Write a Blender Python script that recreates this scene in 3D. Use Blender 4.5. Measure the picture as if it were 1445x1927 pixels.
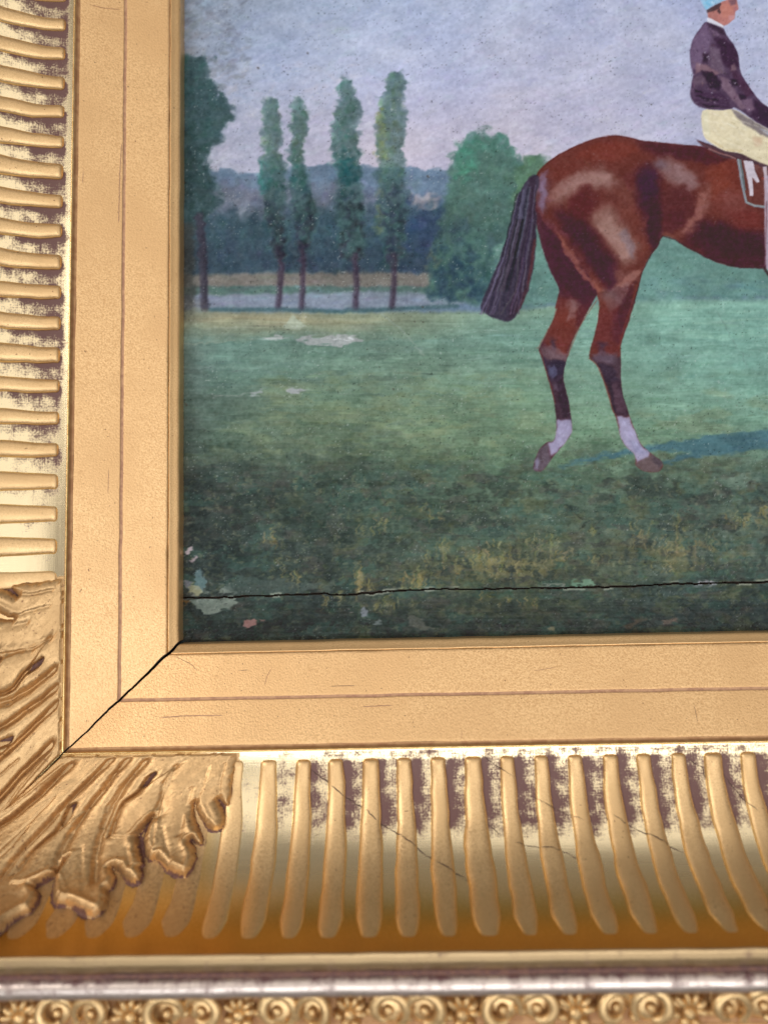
import bpy, math, random
import numpy as np
from mathutils import Matrix, Vector

for o in list(bpy.data.objects): bpy.data.objects.remove(o)
scene = bpy.context.scene
col = scene.collection
MM = 0.001
rng = np.random.default_rng(7)
random.seed(7)

# ------------------------------------------------------------------ camera
# solved from the frame's edges; millimetres, painting plane z = 0, sight corner at the origin
CAM = np.array([75.7344, 20.8248, 261.5764]); RV = np.array([0.0883, 0.0189, -0.0226])
FPX, CX, CY = 1400.0, 722.5, 963.5
def rotm(r):
    th = np.linalg.norm(r); k = r/th
    K = np.array([[0, -k[2], k[1]], [k[2], 0, -k[0]], [-k[1], k[0], 0]])
    return np.eye(3) + math.sin(th)*K + (1-math.cos(th))*K@K
RC = rotm(RV)
cam = bpy.data.cameras.new('camera'); camo = bpy.data.objects.new('camera', cam); col.objects.link(camo)
M4 = Matrix([list(RC[i]) + [CAM[i]*MM] for i in range(3)] + [[0, 0, 0, 1]])
camo.matrix_world = M4
cam.sensor_fit = 'VERTICAL'; cam.sensor_height = 36.0; cam.lens = FPX/1927*36.0
cam.clip_start = 0.005; cam.clip_end = 20
cam.dof.use_dof = True; cam.dof.focus_distance = 0.252; cam.dof.aperture_fstop = 5.2
scene.camera = camo
scene.render.resolution_x, scene.render.resolution_y = 767, 1024

# ------------------------------------------------------------------ light
w = bpy.data.worlds.new('World'); scene.world = w; w.use_nodes = True
bg = w.node_tree.nodes['Background']
bg.inputs[0].default_value = (0.80, 0.74, 0.68, 1); bg.inputs[1].default_value = 0.30
def area(name, loc, target, sx, sy, power, color):
    l = bpy.data.lights.new(name, 'AREA'); l.shape = 'RECTANGLE'; l.size = sx; l.size_y = sy
    l.energy = power; l.color = color
    o = bpy.data.objects.new(name, l); col.objects.link(o); o.location = loc
    o.rotation_euler = (Vector(target)-Vector(loc)).to_track_quat('-Z', 'Y').to_euler()
    return o
TG = (0.07, 0.05, 0.0)
area('window_light', (-0.95, 0.55, 1.0), TG, 0.6, 0.6, 9, (1.0, 0.97, 0.93))
area('ceiling_light', (0.55, 0.36, 1.45), TG, 2.7, 2.0, 14.5, (1.0, 0.97, 0.93))
area('skylight', (0.12, -0.50, 1.4), TG, 1.5, 0.55, 9, (0.90, 0.95, 1.0))
scene.view_settings.view_transform = 'Standard'; scene.view_settings.look = 'None'
scene.view_settings.gamma = 1; scene.view_settings.exposure = 0.0
scene.render.engine = 'CYCLES'

# ------------------------------------------------------------------ helpers
def ray(u, v):
    u = np.asarray(u, float); v = np.asarray(v, float)
    d = np.stack([(u-CX)/FPX, -(v-CY)/FPX, -np.ones_like(u)], -1)
    return d @ RC.T
def on_plane(u, v, z=0.0):
    d = ray(u, v); t = (z-CAM[2])/d[..., 2]
    return CAM + t[..., None]*d
def smooth(e0, e1, x):
    t = np.clip((x-e0)/(e1-e0), 0, 1); return t*t*(3-2*t)
def mesh_obj(name, verts, faces, mat, parent=None, smooth_sh=True, attrs=None):
    """verts in millimetres"""
    me = bpy.data.meshes.new(name)
    v = np.asarray(verts, np.float32)*MM
    if isinstance(faces, np.ndarray):
        n = len(faces); k = faces.shape[1]
        me.vertices.add(len(v)); me.vertices.foreach_set('co', v.ravel())
        me.loops.add(n*k); me.loops.foreach_set('vertex_index', faces.astype(np.int32).ravel())
        me.polygons.add(n)
        me.polygons.foreach_set('loop_start', np.arange(0, n*k, k, dtype=np.int32))
        me.polygons.foreach_set('loop_total', np.full(n, k, np.int32))
        me.update(calc_edges=True)
    else:
        me.from_pydata([tuple(map(float, p)) for p in v], [], faces); me.update()
    me.validate()
    if smooth_sh: me.polygons.foreach_set('use_smooth', np.ones(len(me.polygons), bool))
    for an, (typ, dat) in (attrs or {}).items():
        a = me.attributes.new(an, typ, 'POINT')
        a.data.foreach_set('color' if typ == 'FLOAT_COLOR' else ('vector' if typ == 'FLOAT_VECTOR' else 'value'), np.asarray(dat, np.float32).ravel())
    if mat: me.materials.append(mat)
    o = bpy.data.objects.new(name, me); col.objects.link(o)
    if parent: o.parent = parent
    return o
def empty(name, parent=None):
    o = bpy.data.objects.new(name, None); col.objects.link(o); o.empty_display_size = 0.01
    if parent: o.parent = parent
    return o
def grid_faces(nr, nc):
    i = np.arange(nr*nc).reshape(nr, nc)
    return np.stack([i[:-1, :-1].ravel(), i[:-1, 1:].ravel(), i[1:, 1:].ravel(), i[1:, :-1].ravel()], 1)

# ------------------------------------------------------------------ materials
class NT:
    def __init__(s, name):
        s.m = bpy.data.materials.new(name); s.m.use_nodes = True; s.t = s.m.node_tree
        s.b = s.t.nodes['Principled BSDF']
    def n(s, typ, **kw):
        x = s.t.nodes.new(typ)
        for k, v in kw.items(): setattr(x, k, v)
        return x
    def lk(s, a, b): s.t.links.new(a, b)
    def val(s, sock, v):
        if hasattr(v, 'is_linked') or hasattr(v, 'links'): s.lk(v, sock)
        else: sock.default_value = v
    def math(s, op, a, b=0.0, c=0.0, clamp=False):
        x = s.n('ShaderNodeMath', operation=op, use_clamp=clamp)
        for i, q in enumerate((a, b, c)): s.val(x.inputs[i], q)
        return x.outputs[0]
    def pos(s, sc=(1000, 1000, 1000), attr=None):
        if attr:
            g = s.n('ShaderNodeAttribute', attribute_name=attr).outputs['Vector']
        else:
            g = s.n('ShaderNodeNewGeometry').outputs['Position']
        mp = s.n('ShaderNodeMapping'); s.lk(g, mp.inputs['Vector']); mp.inputs['Scale'].default_value = sc
        return mp.outputs[0]
    def noise(s, vec, scale, detail=2.0, rough=0.5):
        x = s.n('ShaderNodeTexNoise'); s.lk(vec, x.inputs['Vector'])
        x.inputs['Scale'].default_value = scale; x.inputs['Detail'].default_value = detail; x.inputs['Roughness'].default_value = rough
        return x.outputs['Fac']
    def ramp(s, f, a, b):
        x = s.n('ShaderNodeMapRange'); x.interpolation_type = 'SMOOTHSTEP'
        s.lk(f, x.inputs[0]); x.inputs[1].default_value = a; x.inputs[2].default_value = b
        return x.outputs[0]
    def mix(s, f, a, b, mode='MIX'):
        x = s.n('ShaderNodeMix', data_type='RGBA', blend_type=mode)
        s.val(x.inputs[0], f)
        for q, i in ((a, 6), (b, 7)):
            if isinstance(q, tuple): x.inputs[i].default_value = (*q, 1)
            else: s.lk(q, x.inputs[i])
        return x.outputs[2]
    def bump(s, h, strength, dist, prev=None):
        x = s.n('ShaderNodeBump'); s.lk(h, x.inputs['Height'])
        x.inputs['Strength'].default_value = strength; x.inputs['Distance'].default_value = dist
        if prev: s.lk(prev, x.inputs['Normal'])
        return x.outputs[0]
    def out(s, color=None, rough=None, metal=None, normal=None, spec=None):
        for k, v in (('Base Color', color), ('Roughness', rough), ('Metallic', metal), ('Normal', normal), ('Specular IOR Level', spec)):
            if v is None: continue
            if isinstance(v, tuple): s.b.inputs[k].default_value = (*v, 1)
            else: s.val(s.b.inputs[k], v)
        return s.m

GOLD = (0.92, 0.61, 0.31); GOLD_D = (0.62, 0.36, 0.16); BOLE = (0.105, 0.036, 0.040)
def matte_gold(name, light, dark, grain=1.5, gr_amt=0.75, pits=0.69, metal=0.8, rough=0.42, bump=0.6, blotch=0.045):
    t = NT(name); p = t.pos()
    n1 = t.noise(p, grain, 3, 0.6); n2 = t.noise(p, blotch, 3); n3 = t.noise(p, 0.95, 2); n4 = t.noise(p, 0.26, 4, 0.7); n5 = t.noise(p, 4.0, 2)
    c = t.mix(t.ramp(n1, 0.32, 0.62), dark, light)
    c = t.mix(gr_amt, light, c)
    c = t.mix(t.math('MULTIPLY', t.ramp(n5, 0.50, 0.68), 0.55), c, dark)
    c = t.mix(t.math('MULTIPLY', t.ramp(n2, 0.40, 0.66), 0.75), c, t.mix(0.5, light, dark))
    c = t.mix(t.math('MULTIPLY', t.ramp(n4, 0.60, 0.72), 0.35), c, dark)
    c = t.mix(t.math('MULTIPLY', t.ramp(n3, pits+0.025, pits+0.075), 0.7), c, (0.16, 0.06, 0.035))
    r = t.math('ADD', t.math('ADD', rough-0.19, t.math('MULTIPLY', n1, 0.25)), t.math('MULTIPLY', n2, 0.20))
    return t.out(c, r, metal, t.bump(n1, bump, 0.00025))
M_flat = matte_gold('matte_gilding', GOLD, GOLD_D)
M_slip = matte_gold('slip_gilding', (0.90, 0.60, 0.30), (0.62, 0.37, 0.16), grain=1.8, gr_amt=0.4, rough=0.34, bump=0.2)
M_ridge = matte_gold('ridge_gilding', (0.82, 0.57, 0.30), (0.56, 0.35, 0.16), grain=1.6, gr_amt=0.45, pits=0.68, metal=1.0, rough=0.44, bump=0.25)
M_leaf = matte_gold('leaf_gilding', (0.66, 0.43, 0.21), (0.40, 0.24, 0.11), grain=1.1, gr_amt=0.6, pits=0.64, metal=0.82, rough=0.42, bump=0.3, blotch=0.12)
M_orn = matte_gold('ornament_gilding', (0.85, 0.60, 0.30), (0.45, 0.27, 0.12), grain=0.8, gr_amt=0.6, metal=0.8, rough=0.36, bump=0.2, blotch=0.2)
def simple(name, c, rough, metal=0.0, c2=None, sc=0.5):
    t = NT(name); p = t.pos(); n = t.noise(p, sc, 3)
    return t.out(t.mix(t.ramp(n, 0.35, 0.65), c, c2 or c), rough, metal)
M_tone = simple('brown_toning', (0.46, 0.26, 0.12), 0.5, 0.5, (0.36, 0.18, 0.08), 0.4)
M_line = simple('bole_line', (0.40, 0.21, 0.125), 0.6, 0.3, (0.52, 0.30, 0.17), 0.6)
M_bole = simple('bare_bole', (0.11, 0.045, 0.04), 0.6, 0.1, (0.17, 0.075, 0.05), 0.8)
M_edge = simple('burnished_edge', (0.90, 0.64, 0.30), 0.25, 1.0, (0.75, 0.48, 0.2), 0.5)
M_wood = simple('aged_wood', (0.045, 0.028, 0.018), 0.8, 0, (0.025, 0.016, 0.012), 0.4)
M_dark = simple('crack_dirt', (0.05, 0.025, 0.018), 0.8, 0, (0.09, 0.045, 0.03), 0.6)

def burnished(name, wear_bias, gold=(0.93, 0.76, 0.48), rough=0.17):
    """burnished water gilding rubbed through to red bole in a cross-hatch of fine lines"""
    t = NT(name)
    pa = t.pos((0.10, 3.2, 1), 'ta'); pb = t.pos((3.0, 0.18, 1), 'ta'); pc = t.pos((0.22, 0.22, 1), 'ta'); pd = t.pos((1.0, 1.0, 1), 'ta')
    sa = t.noise(pa, 1.0, 2); sb = t.noise(pb, 1.0, 2); big = t.noise(pc, 1.0, 3); sp = t.noise(pd, 1.6, 2)
    wear_shade = t.n('ShaderNodeAttribute', attribute_name='wear_shade').outputs['Fac']
    f = t.math('ADD', t.math('MULTIPLY', sa, 0.26), t.math('MULTIPLY', sb, 0.28))
    f = t.math('ADD', f, t.math('MULTIPLY', big, 0.75))
    f = t.math('ADD', f, t.math('MULTIPLY', sp, 0.48))
    f = t.math('ADD', f, t.math('MULTIPLY', wear_shade, 0.55))
    msk = t.math('MULTIPLY', t.ramp(f, 1.06-wear_bias, 1.40-wear_bias), 0.96)
    c = t.mix(msk, gold, BOLE)
    lg = t.noise(t.pos((0.03, 0.5, 1), 'ta'), 1.0, 2)
    r = t.math('ADD', t.math('ADD', rough-0.08, t.math('MULTIPLY', lg, 0.16)), t.math('MULTIPLY', msk, 0.3))
    m = t.math('SUBTRACT', 1.0, t.math('MULTIPLY', msk, 0.9))
    mt = t.n('ShaderNodeAttribute', attribute_name='matte').outputs['Fac']
    sx = t.n('ShaderNodeSeparateXYZ'); t.lk(t.n('ShaderNodeAttribute', attribute_name='ta').outputs['Vector'], sx.inputs[0])
    tanc = t.mix(t.ramp(sp, 0.35, 0.65), (0.74, 0.49, 0.19), (0.84, 0.57, 0.25)); orc = t.mix(t.ramp(sp, 0.35, 0.65), (0.60, 0.33, 0.075), (0.68, 0.39, 0.10))
    c = t.mix(mt, c, t.mix(t.ramp(sx.outputs[1], 36, 56), tanc, orc))  # tan to orange up the wall: gold reflections painted into the colour
    mr_ = t.n('ShaderNodeMix', data_type='FLOAT'); t.lk(mt, mr_.inputs[0]); t.lk(r, mr_.inputs[2]); mr_.inputs[3].default_value = 0.34
    mm2 = t.n('ShaderNodeMix', data_type='FLOAT'); t.lk(mt, mm2.inputs[0]); t.lk(m, mm2.inputs[2]); mm2.inputs[3].default_value = 1.0
    return t.out(c, mr_.outputs[0], mm2.outputs[0], t.bump(t.math('ADD', sa, sb), 0.08, 0.0002))
M_scoop = burnished('burnished_gold_rubbed', 0.06, rough=0.24)
M_bead = burnished('burnished_bead', 0.18, (0.64, 0.54, 0.48), 0.34)
M_flank = burnished('burnished_flank', -0.30, (0.90, 0.68, 0.36), 0.30)
M_fillet = burnished('fillet_gold', 0.12, (0.47, 0.33, 0.18), 0.42)

# ------------------------------------------------------------------ frame profile
# s = distance outwards from the sight edge, z = height over the painting (mm)
S0, Z0, S1, Z1 = 33.45, 19.3, 75.5, 60.0          # the scoop: a quarter ellipse
def scoop_at(phi):
    return S0+(S1-S0)*np.sin(phi), Z0+(Z1-Z0)*(1-np.cos(phi))
PHI = np.linspace(0, math.pi/2, 241)
ps, pz = scoop_at(PHI)
AL = np.concatenate([[0], np.cumsum(np.hypot(np.diff(ps), np.diff(pz)))])      # arc length
def scoop_arc(a):
    """point and inward normal of the scoop at arc length a"""
    phi = np.interp(a, AL, PHI); s, z = scoop_at(phi)
    ts = (S1-S0)*np.cos(phi); tz = (Z1-Z0)*np.sin(phi); L = np.hypot(ts, tz)
    return s, z, -tz/L, ts/L
def cast_bottom(u, v):
    """photo point on the bottom rail's scoop -> (x, arc length)"""
    d = ray(u, v)
    # intersect the (y, z) trace of the ray with the profile
    y = -ps; z = pz
    f = (y-CAM[1])*d[2]-(z-CAM[2])*d[1]
    i = np.where(np.sign(f[:-1]) != np.sign(f[1:]))[0]
    if len(i) == 0: i = [len(f)-2] if abs(f[-1]) < abs(f[0]) else [0]
    i = i[0]; k = f[i]/(f[i]-f[i+1]); k = min(max(k, -60), 60)
    a = AL[i]+(AL[i+1]-AL[i])*k; zz = z[i]+(z[i+1]-z[i])*k
    tt = (zz-CAM[2])/d[2]
    return CAM[0]+tt*d[0], a

def P(side, t, s, z):
    """rail coordinates -> millimetres. t runs along the rail from the corner"""
    t, s, z = np.broadcast_arrays(np.asarray(t, float), s, z)
    return np.stack([t, -s, z], -1) if side == 'b' else np.stack([-s, t, z], -1)
TMAX = 262.0
def gap(s):
    """half width of the open mitre joint, jagged"""
    return np.interp(s, [0, 3, 17, 33, 45, 80], [0.70, 0.74, 0.55, 0.36, 0.34, 0.15])
mr = np.random.default_rng(3)
_js = np.linspace(-2, 110, 180); _jv = np.convolve(mr.normal(0, 1, 186), np.ones(4)/4, 'valid')[:180]*0.34
def jag(s): return np.interp(s, _js, _jv)
def strip(side, name, prof, mat, parent, ds=0.6, wob=0.05, wear_shade=None, matte=None, seed=0, t1=TMAX, taper=None):
    """sweeps one run of the profile along a rail, mitred at the corner"""
    pr = np.array(prof, float); seg = np.hypot(*np.diff(pr, axis=0).T)
    pts = [pr[0]]
    for i, L in enumerate(seg):
        n = max(1, int(math.ceil(L/ds)))
        for k in range(1, n+1): pts.append(pr[i]+(pr[i+1]-pr[i])*k/n)
    pts = np.array(pts); s, z = pts[:, 0], pts[:, 1]
    al = np.concatenate([[0], np.cumsum(np.hypot(np.diff(s), np.diff(z)))])
    r = np.random.default_rng(seed+(0 if side == 'b' else 50))
    nt = 190 if name != 'scoop' else 420; f = np.linspace(0, 1, nt)**1.15
    sg = 1 if side == 'b' else -1
    t0 = -s+gap(s)+sg*jag(s)
    T = t0[:, None]+(t1-t0)[:, None]*f[None, :]
    kn = np.linspace(-90, t1+5, 60)
    wb = np.interp(T, kn, r.normal(0, wob, 60)); wz = np.interp(T, kn, r.normal(0, wob*0.6, 60))
    V = P(side, T, s[:, None]+wb, z[:, None]+wz)
    nr = len(s); F = grid_faces(nr, nt)
    if side == 'l': F = F[:, ::-1]
    at = {'ta': ('FLOAT_VECTOR', np.stack([T+(0 if side == 'b' else 500), np.repeat(al[:, None], nt, 1), np.zeros_like(T)], -1))}
    if wear_shade is not None: at['wear_shade'] = ('FLOAT', wear_shade(T, al[:, None]+0*T))
    if matte is not None: at['matte'] = ('FLOAT', matte(T, al[:, None]+0*T))
    return mesh_obj(name, V.reshape(-1, 3), F[:, ::-1], mat, parent, attrs=at)

frame = empty('picture_frame')
frame['label'] = 'carved gilt picture frame corner with fluted scoop and leaf ornament around the horse painting'
frame['category'] = 'picture frame'

SLIP = [(0.0, 0.12), (0.05, 1.5), (0.2, 4.4), (0.45, 4.8), (0.9, 5.15), (2.0, 5.9), (2.9, 6.6), (3.1, 6.75), (3.3, 6.6)]
BAND1 = [(3.3, 6.6), (3.45, 7.2), (3.75, 7.5), (16.9, 12.40), (17.1, 12.42)]
GROOVE = [(17.1, 12.42), (17.3, 12.30), (17.9, 12.48), (18.1, 12.75)]
BAND2 = [(18.1, 12.75), (18.25, 12.88), (18.4, 12.95), (31.0, 18.45), (31.4, 18.55)]
QUIRK = [(31.4, 18.55), (31.7, 18.45), (32.2, 18.8), (32.55, 19.5)]
EDGE = [(32.55, 19.5), (32.7, 19.95), (32.95, 20.1), (33.2, 19.95), (33.45, 19.3)]
SCOOP = list(zip(ps[::4], pz[::4]))
LIP = [(75.5, 60.0), (75.62, 60.35), (76.0, 60.5), (78.2, 60.35), (79.4, 59.8), (80.4, 59.0), (80.9, 58.4)]
QUIRK2 = [(80.9, 58.4), (81.3, 58.1), (82.2, 58.4)]
BEAD = [(82.2, 58.4)] + [(84.7-2.5*math.cos(q), 58.3+1.7*math.sin(q)) for q in np.linspace(0.15, math.pi-0.1, 12)] + [(87.4, 57.2), (87.7, 53.0)]
BASE = [(87.7, 53.0), (88.2, 52.4), (98.0, 51.6), (98.6, 51.9)]
BACK = [(98.6, 51.9), (100.5, 53.6), (102.5, 53.9), (104.0, 52.6), (105.0, 49.0), (105.6, 30.0), (107.5, 8.0), (108.0, -6.0)]

def core(side):
    """the solid wooden rail under the gilding"""
    top = [(0.35, 0.45)] + [(s+0.25, z-0.35) for s, z in (SLIP[3:]+BAND1[2:4]+BAND2[2:4]+EDGE[:1]+SCOOP[1:]+LIP[1:]+BASE+BACK[1:-1])]
    # keep the outline simple and closed
    o = [(s, z) for s, z in top if s < 107.5] + [(107.6, -6.0), (6.5, -6.0), (6.5, 0.45)]
    n = len(o); s = np.array([q[0] for q in o]); z = np.array([q[1] for q in o])
    sg = 1 if side == 'b' else -1
    A = P(side, -s+gap(s)+sg*jag(s)+0.03, s, z); B = P(side, TMAX-0.1+0*s, s, z)
    F = [[i, (i+1) % n, n+(i+1) % n, n+i] for i in range(n)] + [list(range(n)), list(range(2*n-1, n-1, -1))]
    ob = mesh_obj('frame_rail', np.concatenate([A, B]), F, M_wood, frame, smooth_sh=False)
    return ob

def gap_phase(T, t0, pitch): return ((T-t0)/pitch) % 1.0        # 0 on a ridge, .5 midway to the next
def scoop_wear_shade_l(T, a):
    ph = gap_phase(T, 216.1044, 10.7471)
    under = smooth(.45, .80, ph)*(1-smooth(.9, 1.0, ph)*.3)            # shade just below each ridge, painted in as extra bole
    inner = smooth(0.8, 2.6, a)*(1-smooth(7, 22, a))
    k = 0.25+0.75*smooth(15, 110, T)
    return (0.20+0.55*under*smooth(1, 3, a)+0.42*inner)*k-0.30*(1-smooth(-5, 70, T))-.5*smooth(24, 36, a)
def scoop_wear_shade_b(T, a):
    ph = gap_phase(T, 33.1765, 10.7536)
    right = smooth(.62, .30, ph)*smooth(.12, .25, ph)  # shaded right side of each ridge, coloured in as bole
    mid = smooth(1.5, 4.0, a)*(1-smooth(20, 30, a))
    k = 0.30+0.70*smooth(25, 60, T)
    return (0.12+0.45*mid+0.40*right*mid+0.34*smooth(2.8, 1.6, a)*smooth(.0, .5, a))*k-0.30*(1-smooth(10, 30, T))-.5*smooth(26, 34, a)
AM = cast_bottom(722, 1692)[1]
def scoop_matte_b(T, a):
    e = AM+1.5*np.sin(T*0.21)+1.0*np.sin(T*0.53+1)
    return np.maximum(smooth(18, 8, T-0.2*a), smooth(27, e+5, a))  # matte by the corner; up the wall it brings in painted reflection colour
def scoop_matte_l(T, a):
    return np.maximum(smooth(12, 4, T), smooth(32, 40, a))
rails = {}
for side, sw in (('b', scoop_wear_shade_b), ('l', scoop_wear_shade_l)):
    r = core(side); rails[side] = r
    r['label'] = 'lower rail of the frame' if side == 'b' else 'upright rail of the frame'
    strip(side, 'sight_slip', SLIP, M_slip, r, seed=1, wob=0.05)
    strip(side, 'flat_band', BAND1, M_flat, r, seed=2, wob=0.06)
    strip(side, 'groove', GROOVE, M_line, r, seed=2, wob=0.06)
    strip(side, 'flat_band', BAND2, M_flat, r, seed=2, wob=0.06)
    strip(side, 'toned_hollow', QUIRK, M_tone, r, seed=3, wob=0.0)
    strip(side, 'raised_edge', EDGE, M_edge, r, seed=3, wob=0.0)
    strip(side, 'scoop', SCOOP, M_scoop, r, ds=0.8, seed=4, wob=0.0, wear_shade=sw, matte=scoop_matte_b if side == 'b' else scoop_matte_l)
    strip(side, 'lip_moulding', LIP, M_fillet, r, seed=5, wob=0.07, wear_shade=lambda T, a: 0.25*smooth(2.2, 5, a))  # outer half darker: shade and brown toning painted in together
    strip(side, 'groove', QUIRK2, M_bole, r, seed=5, wob=0.07)
    strip(side, 'bead_moulding', BEAD, M_bead, r, seed=6, wob=0.06, wear_shade=lambda T, a: 0.05+0.35*(1-smooth(0.5, 2.2, a)))
    strip(side, 'ornament_bed', BASE, M_tone, r, seed=7, wob=0.05)
    strip(side, 'back_edge', BACK, M_flat, r, ds=2.0, seed=8, wob=0.08)

# ------------------------------------------------------------------ ridges in the scoop
RA0 = 2.6; RA1 = float(np.interp(math.radians(80.5), PHI, AL))
RW, RH = 2.75, 1.55
def ridge_h(x, a):
    """height of a ridge over the scoop at cross distance x"""
    tp = np.minimum(np.sqrt(np.clip(1-(1-np.clip((a-RA0)/2.0, 0, 1))**2, 0, 1)), np.clip((RA1-a)/9.0, 0, 1)**0.75)
    wd = RW*(0.80+0.35*np.clip((a-RA0)/30, 0, 1))*(0.40+0.60*np.minimum(1, tp*1.25))
    q = np.clip(1-(x/np.maximum(wd, 1e-3))**2, 0, 1)
    return RH*tp*np.sqrt(q), wd
def make_ridge(seed, low=1.0):
    r = np.random.default_rng(seed)
    a = np.concatenate([RA0+np.array([0, .15, .45, .9, 1.5, 2.3]), np.linspace(RA0+4, RA1-4, 16), RA1-np.array([2.3, 1.5, .9, .45, .15, 0])])
    ang = np.linspace(0, math.pi, 13)
    kn = np.linspace(0, RA1+1, 14); wob = np.interp(a, kn, r.normal(0, 0.15, 14)); ws = np.interp(a, kn, (1+r.normal(0, .06))*(1+r.normal(0, 0.05, 14)))
    V = []
    for i, ai in enumerate(a):
        _, wd = ridge_h(0, ai); hh = ridge_h(0, ai)[0]
        s, z, ns, nz = scoop_arc(ai)
        cx_ = np.cos(ang); x = wob[i]-np.sign(cx_)*np.abs(cx_)**0.9*wd*1.12*ws[i]; h = np.sin(ang)**1.05*hh*ws[i]*low-0.08
        V.append(np.stack([x, -(s+ns*h), z+nz*h], -1))
    V = np.array(V); return V.reshape(-1, 3), grid_faces(len(a), len(ang))[:, ::-1]
protos = []
FLANK = np.tile(np.array([1, 1]+[0]*8+[1, 1], np.int32), 27)
for k in range(13):
    v, f = make_ridge(100+k); protos.append(mesh_obj('ridge', v, f, M_ridge).data)
for k, lw in enumerate((0.22, 0.5, 0.75)):
    v, f = make_ridge(200+k, lw); protos.append(mesh_obj('ridge', v, f, M_ridge if lw > .3 else M_leaf).data)
for me_ in protos[:13]+protos[14:]:
    me_.materials.append(M_flank); me_.polygons.foreach_set('material_index', FLANK)
for o in [o for o in bpy.data.objects if o.name.startswith('ridge')]: bpy.data.objects.remove(o)
RIDGE_X = [33.1765+10.7536*i for i in range(-6, 21)]
RIDGE_Y = [216.1044-10.7471*i for i in range(-3, 24)]
def put_ridge(side, t, i):
    k = (i*5+(0 if side == 'b' else 3)) % 13
    lim = (14, 26, 37) if side == 'b' else (6, 32, 55)
    if t < lim[2]: k = 13 if t < lim[0] else (14 if t < lim[1] else 15)
    o = bpy.data.objects.new('ridge', protos[k]); col.objects.link(o)
    o.parent = rails[side]
    o.location = (t*MM, 0, 0) if side == 'b' else (0, t*MM, 0)
    o.rotation_euler = (0, 0, 0 if side == 'b' else -math.pi/2)
for i, x in enumerate(RIDGE_X): put_ridge('b', x+random.uniform(-.12, .12), i)
for i, y in enumerate(RIDGE_Y): put_ridge('l', y+random.uniform(-.12, .12), i)

# hairline cracks running across the scoop and its ridges
def crack(pts, wdt, seed):
    r = np.random.default_rng(seed)
    q = np.array([cast_bottom(u, v) for u, v in pts])
    L = np.concatenate([[0], np.cumsum(np.hypot(*np.diff(q, axis=0).T))]); n = int(L[-1]/0.35)+2
    g = np.linspace(0, L[-1], n)
    x = np.interp(g, L, q[:, 0])+np.convolve(r.normal(0, .16, n+2), np.ones(3)/3, 'valid'); a = np.interp(g, L, q[:, 1])+np.convolve(r.normal(0, .16, n+2), np.ones(3)/3, 'valid')
    dx, da = np.gradient(x), np.gradient(a); nn = np.hypot(dx, da)+1e-6
    rows = []
    wv = wdt*(0.35+0.65*np.abs(np.sin(g*0.7+seed)))*np.clip(np.minimum(g, L[-1]-g)/3, 0.15, 1)
    for sgn in (-1, 1):
        xx = x-sgn*da/nn*wv/2; aa = a+sgn*dx/nn*wv/2
        h = np.zeros(n)
        for rx in RIDGE_X: h = np.maximum(h, ridge_h(xx-rx, aa)[0])
        s, z, ns, nz = scoop_arc(aa); h = h+0.07
        rows.append(np.stack([xx, -(s+ns*h), z+nz*h], -1))
    return mesh_obj('hairline_crack', np.array(rows).reshape(-1, 3), grid_faces(2, n), M_dark, rails['b'])
for i, (c, wd) in enumerate([
    ([(581, 1446), (619, 1473), (651, 1501), (685, 1522), (716, 1550), (748, 1569), (796, 1605), (824, 1627), (880, 1655)], .34),
    ([(890, 1410), (941, 1446), (965, 1460)], .26), ([(865, 1515), (921, 1553), (945, 1575)], .3), ([(734, 1421), (756, 1437)], .25),
    ([(1149, 1532), (1170, 1548), (1215, 1569), (1291, 1608)], .3), ([(1357, 1453), (1398, 1505), (1425, 1530)], .3), ([(1288, 1425), (1322, 1446), (1330, 1480)], .3),
    ([(966, 1588), (1018, 1595), (1066, 1605), (1100, 1625)], .26), ([(860, 1650), (900, 1668)], .2), ([(584, 1577), (606, 1567)], .26), ([(1000, 1500), (1060, 1530), (1100, 1545)], .18)]):
    crack(c, wd, i)

# small scratches through the gilding of the flats
def flat_z(s_): return np.interp(s_, [3.75, 16.9, 18.4, 31.0], [7.5, 12.40, 12.95, 18.45])
def scratch(side, pts, wd, seed):
    r = np.random.default_rng(seed); q = []
    for u, v in pts:
        d = ray(u, v); ss = np.linspace(4, 31, 400); zz = flat_z(ss); k = 1 if side == 'b' else 0
        f = np.abs((-ss-CAM[k])*d[2]-(zz-CAM[2])*d[k]); b_ = f.argmin(); t_ = (zz[b_]-CAM[2])/d[2]; q.append((CAM[1-k]+t_*d[1-k], ss[b_]))
    q = np.array(q); L = np.concatenate([[0], np.cumsum(np.hypot(*np.diff(q, axis=0).T))]); n = max(5, int(L[-1]/.5)); g = np.linspace(0, L[-1], n)
    t_ = np.interp(g, L, q[:, 0])+r.normal(0, .04, n); s_ = np.interp(g, L, q[:, 1])+r.normal(0, .04, n); dt, ds_ = np.gradient(t_), np.gradient(s_); nn = np.hypot(dt, ds_)+1e-6; wv = wd*np.clip(np.minimum(g, L[-1]-g)/1.2, .15, 1)
    rows = [P(side, t_-sg*ds_/nn*wv/2, s_+sg*dt/nn*wv/2, flat_z(s_+sg*dt/nn*wv/2)+.09) for sg in (-1, 1)]
    F = grid_faces(2, n); mesh_obj('scratch', np.array(rows).reshape(-1, 3), F, M_line if wd > .15 else M_bole, rails[side])
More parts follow.
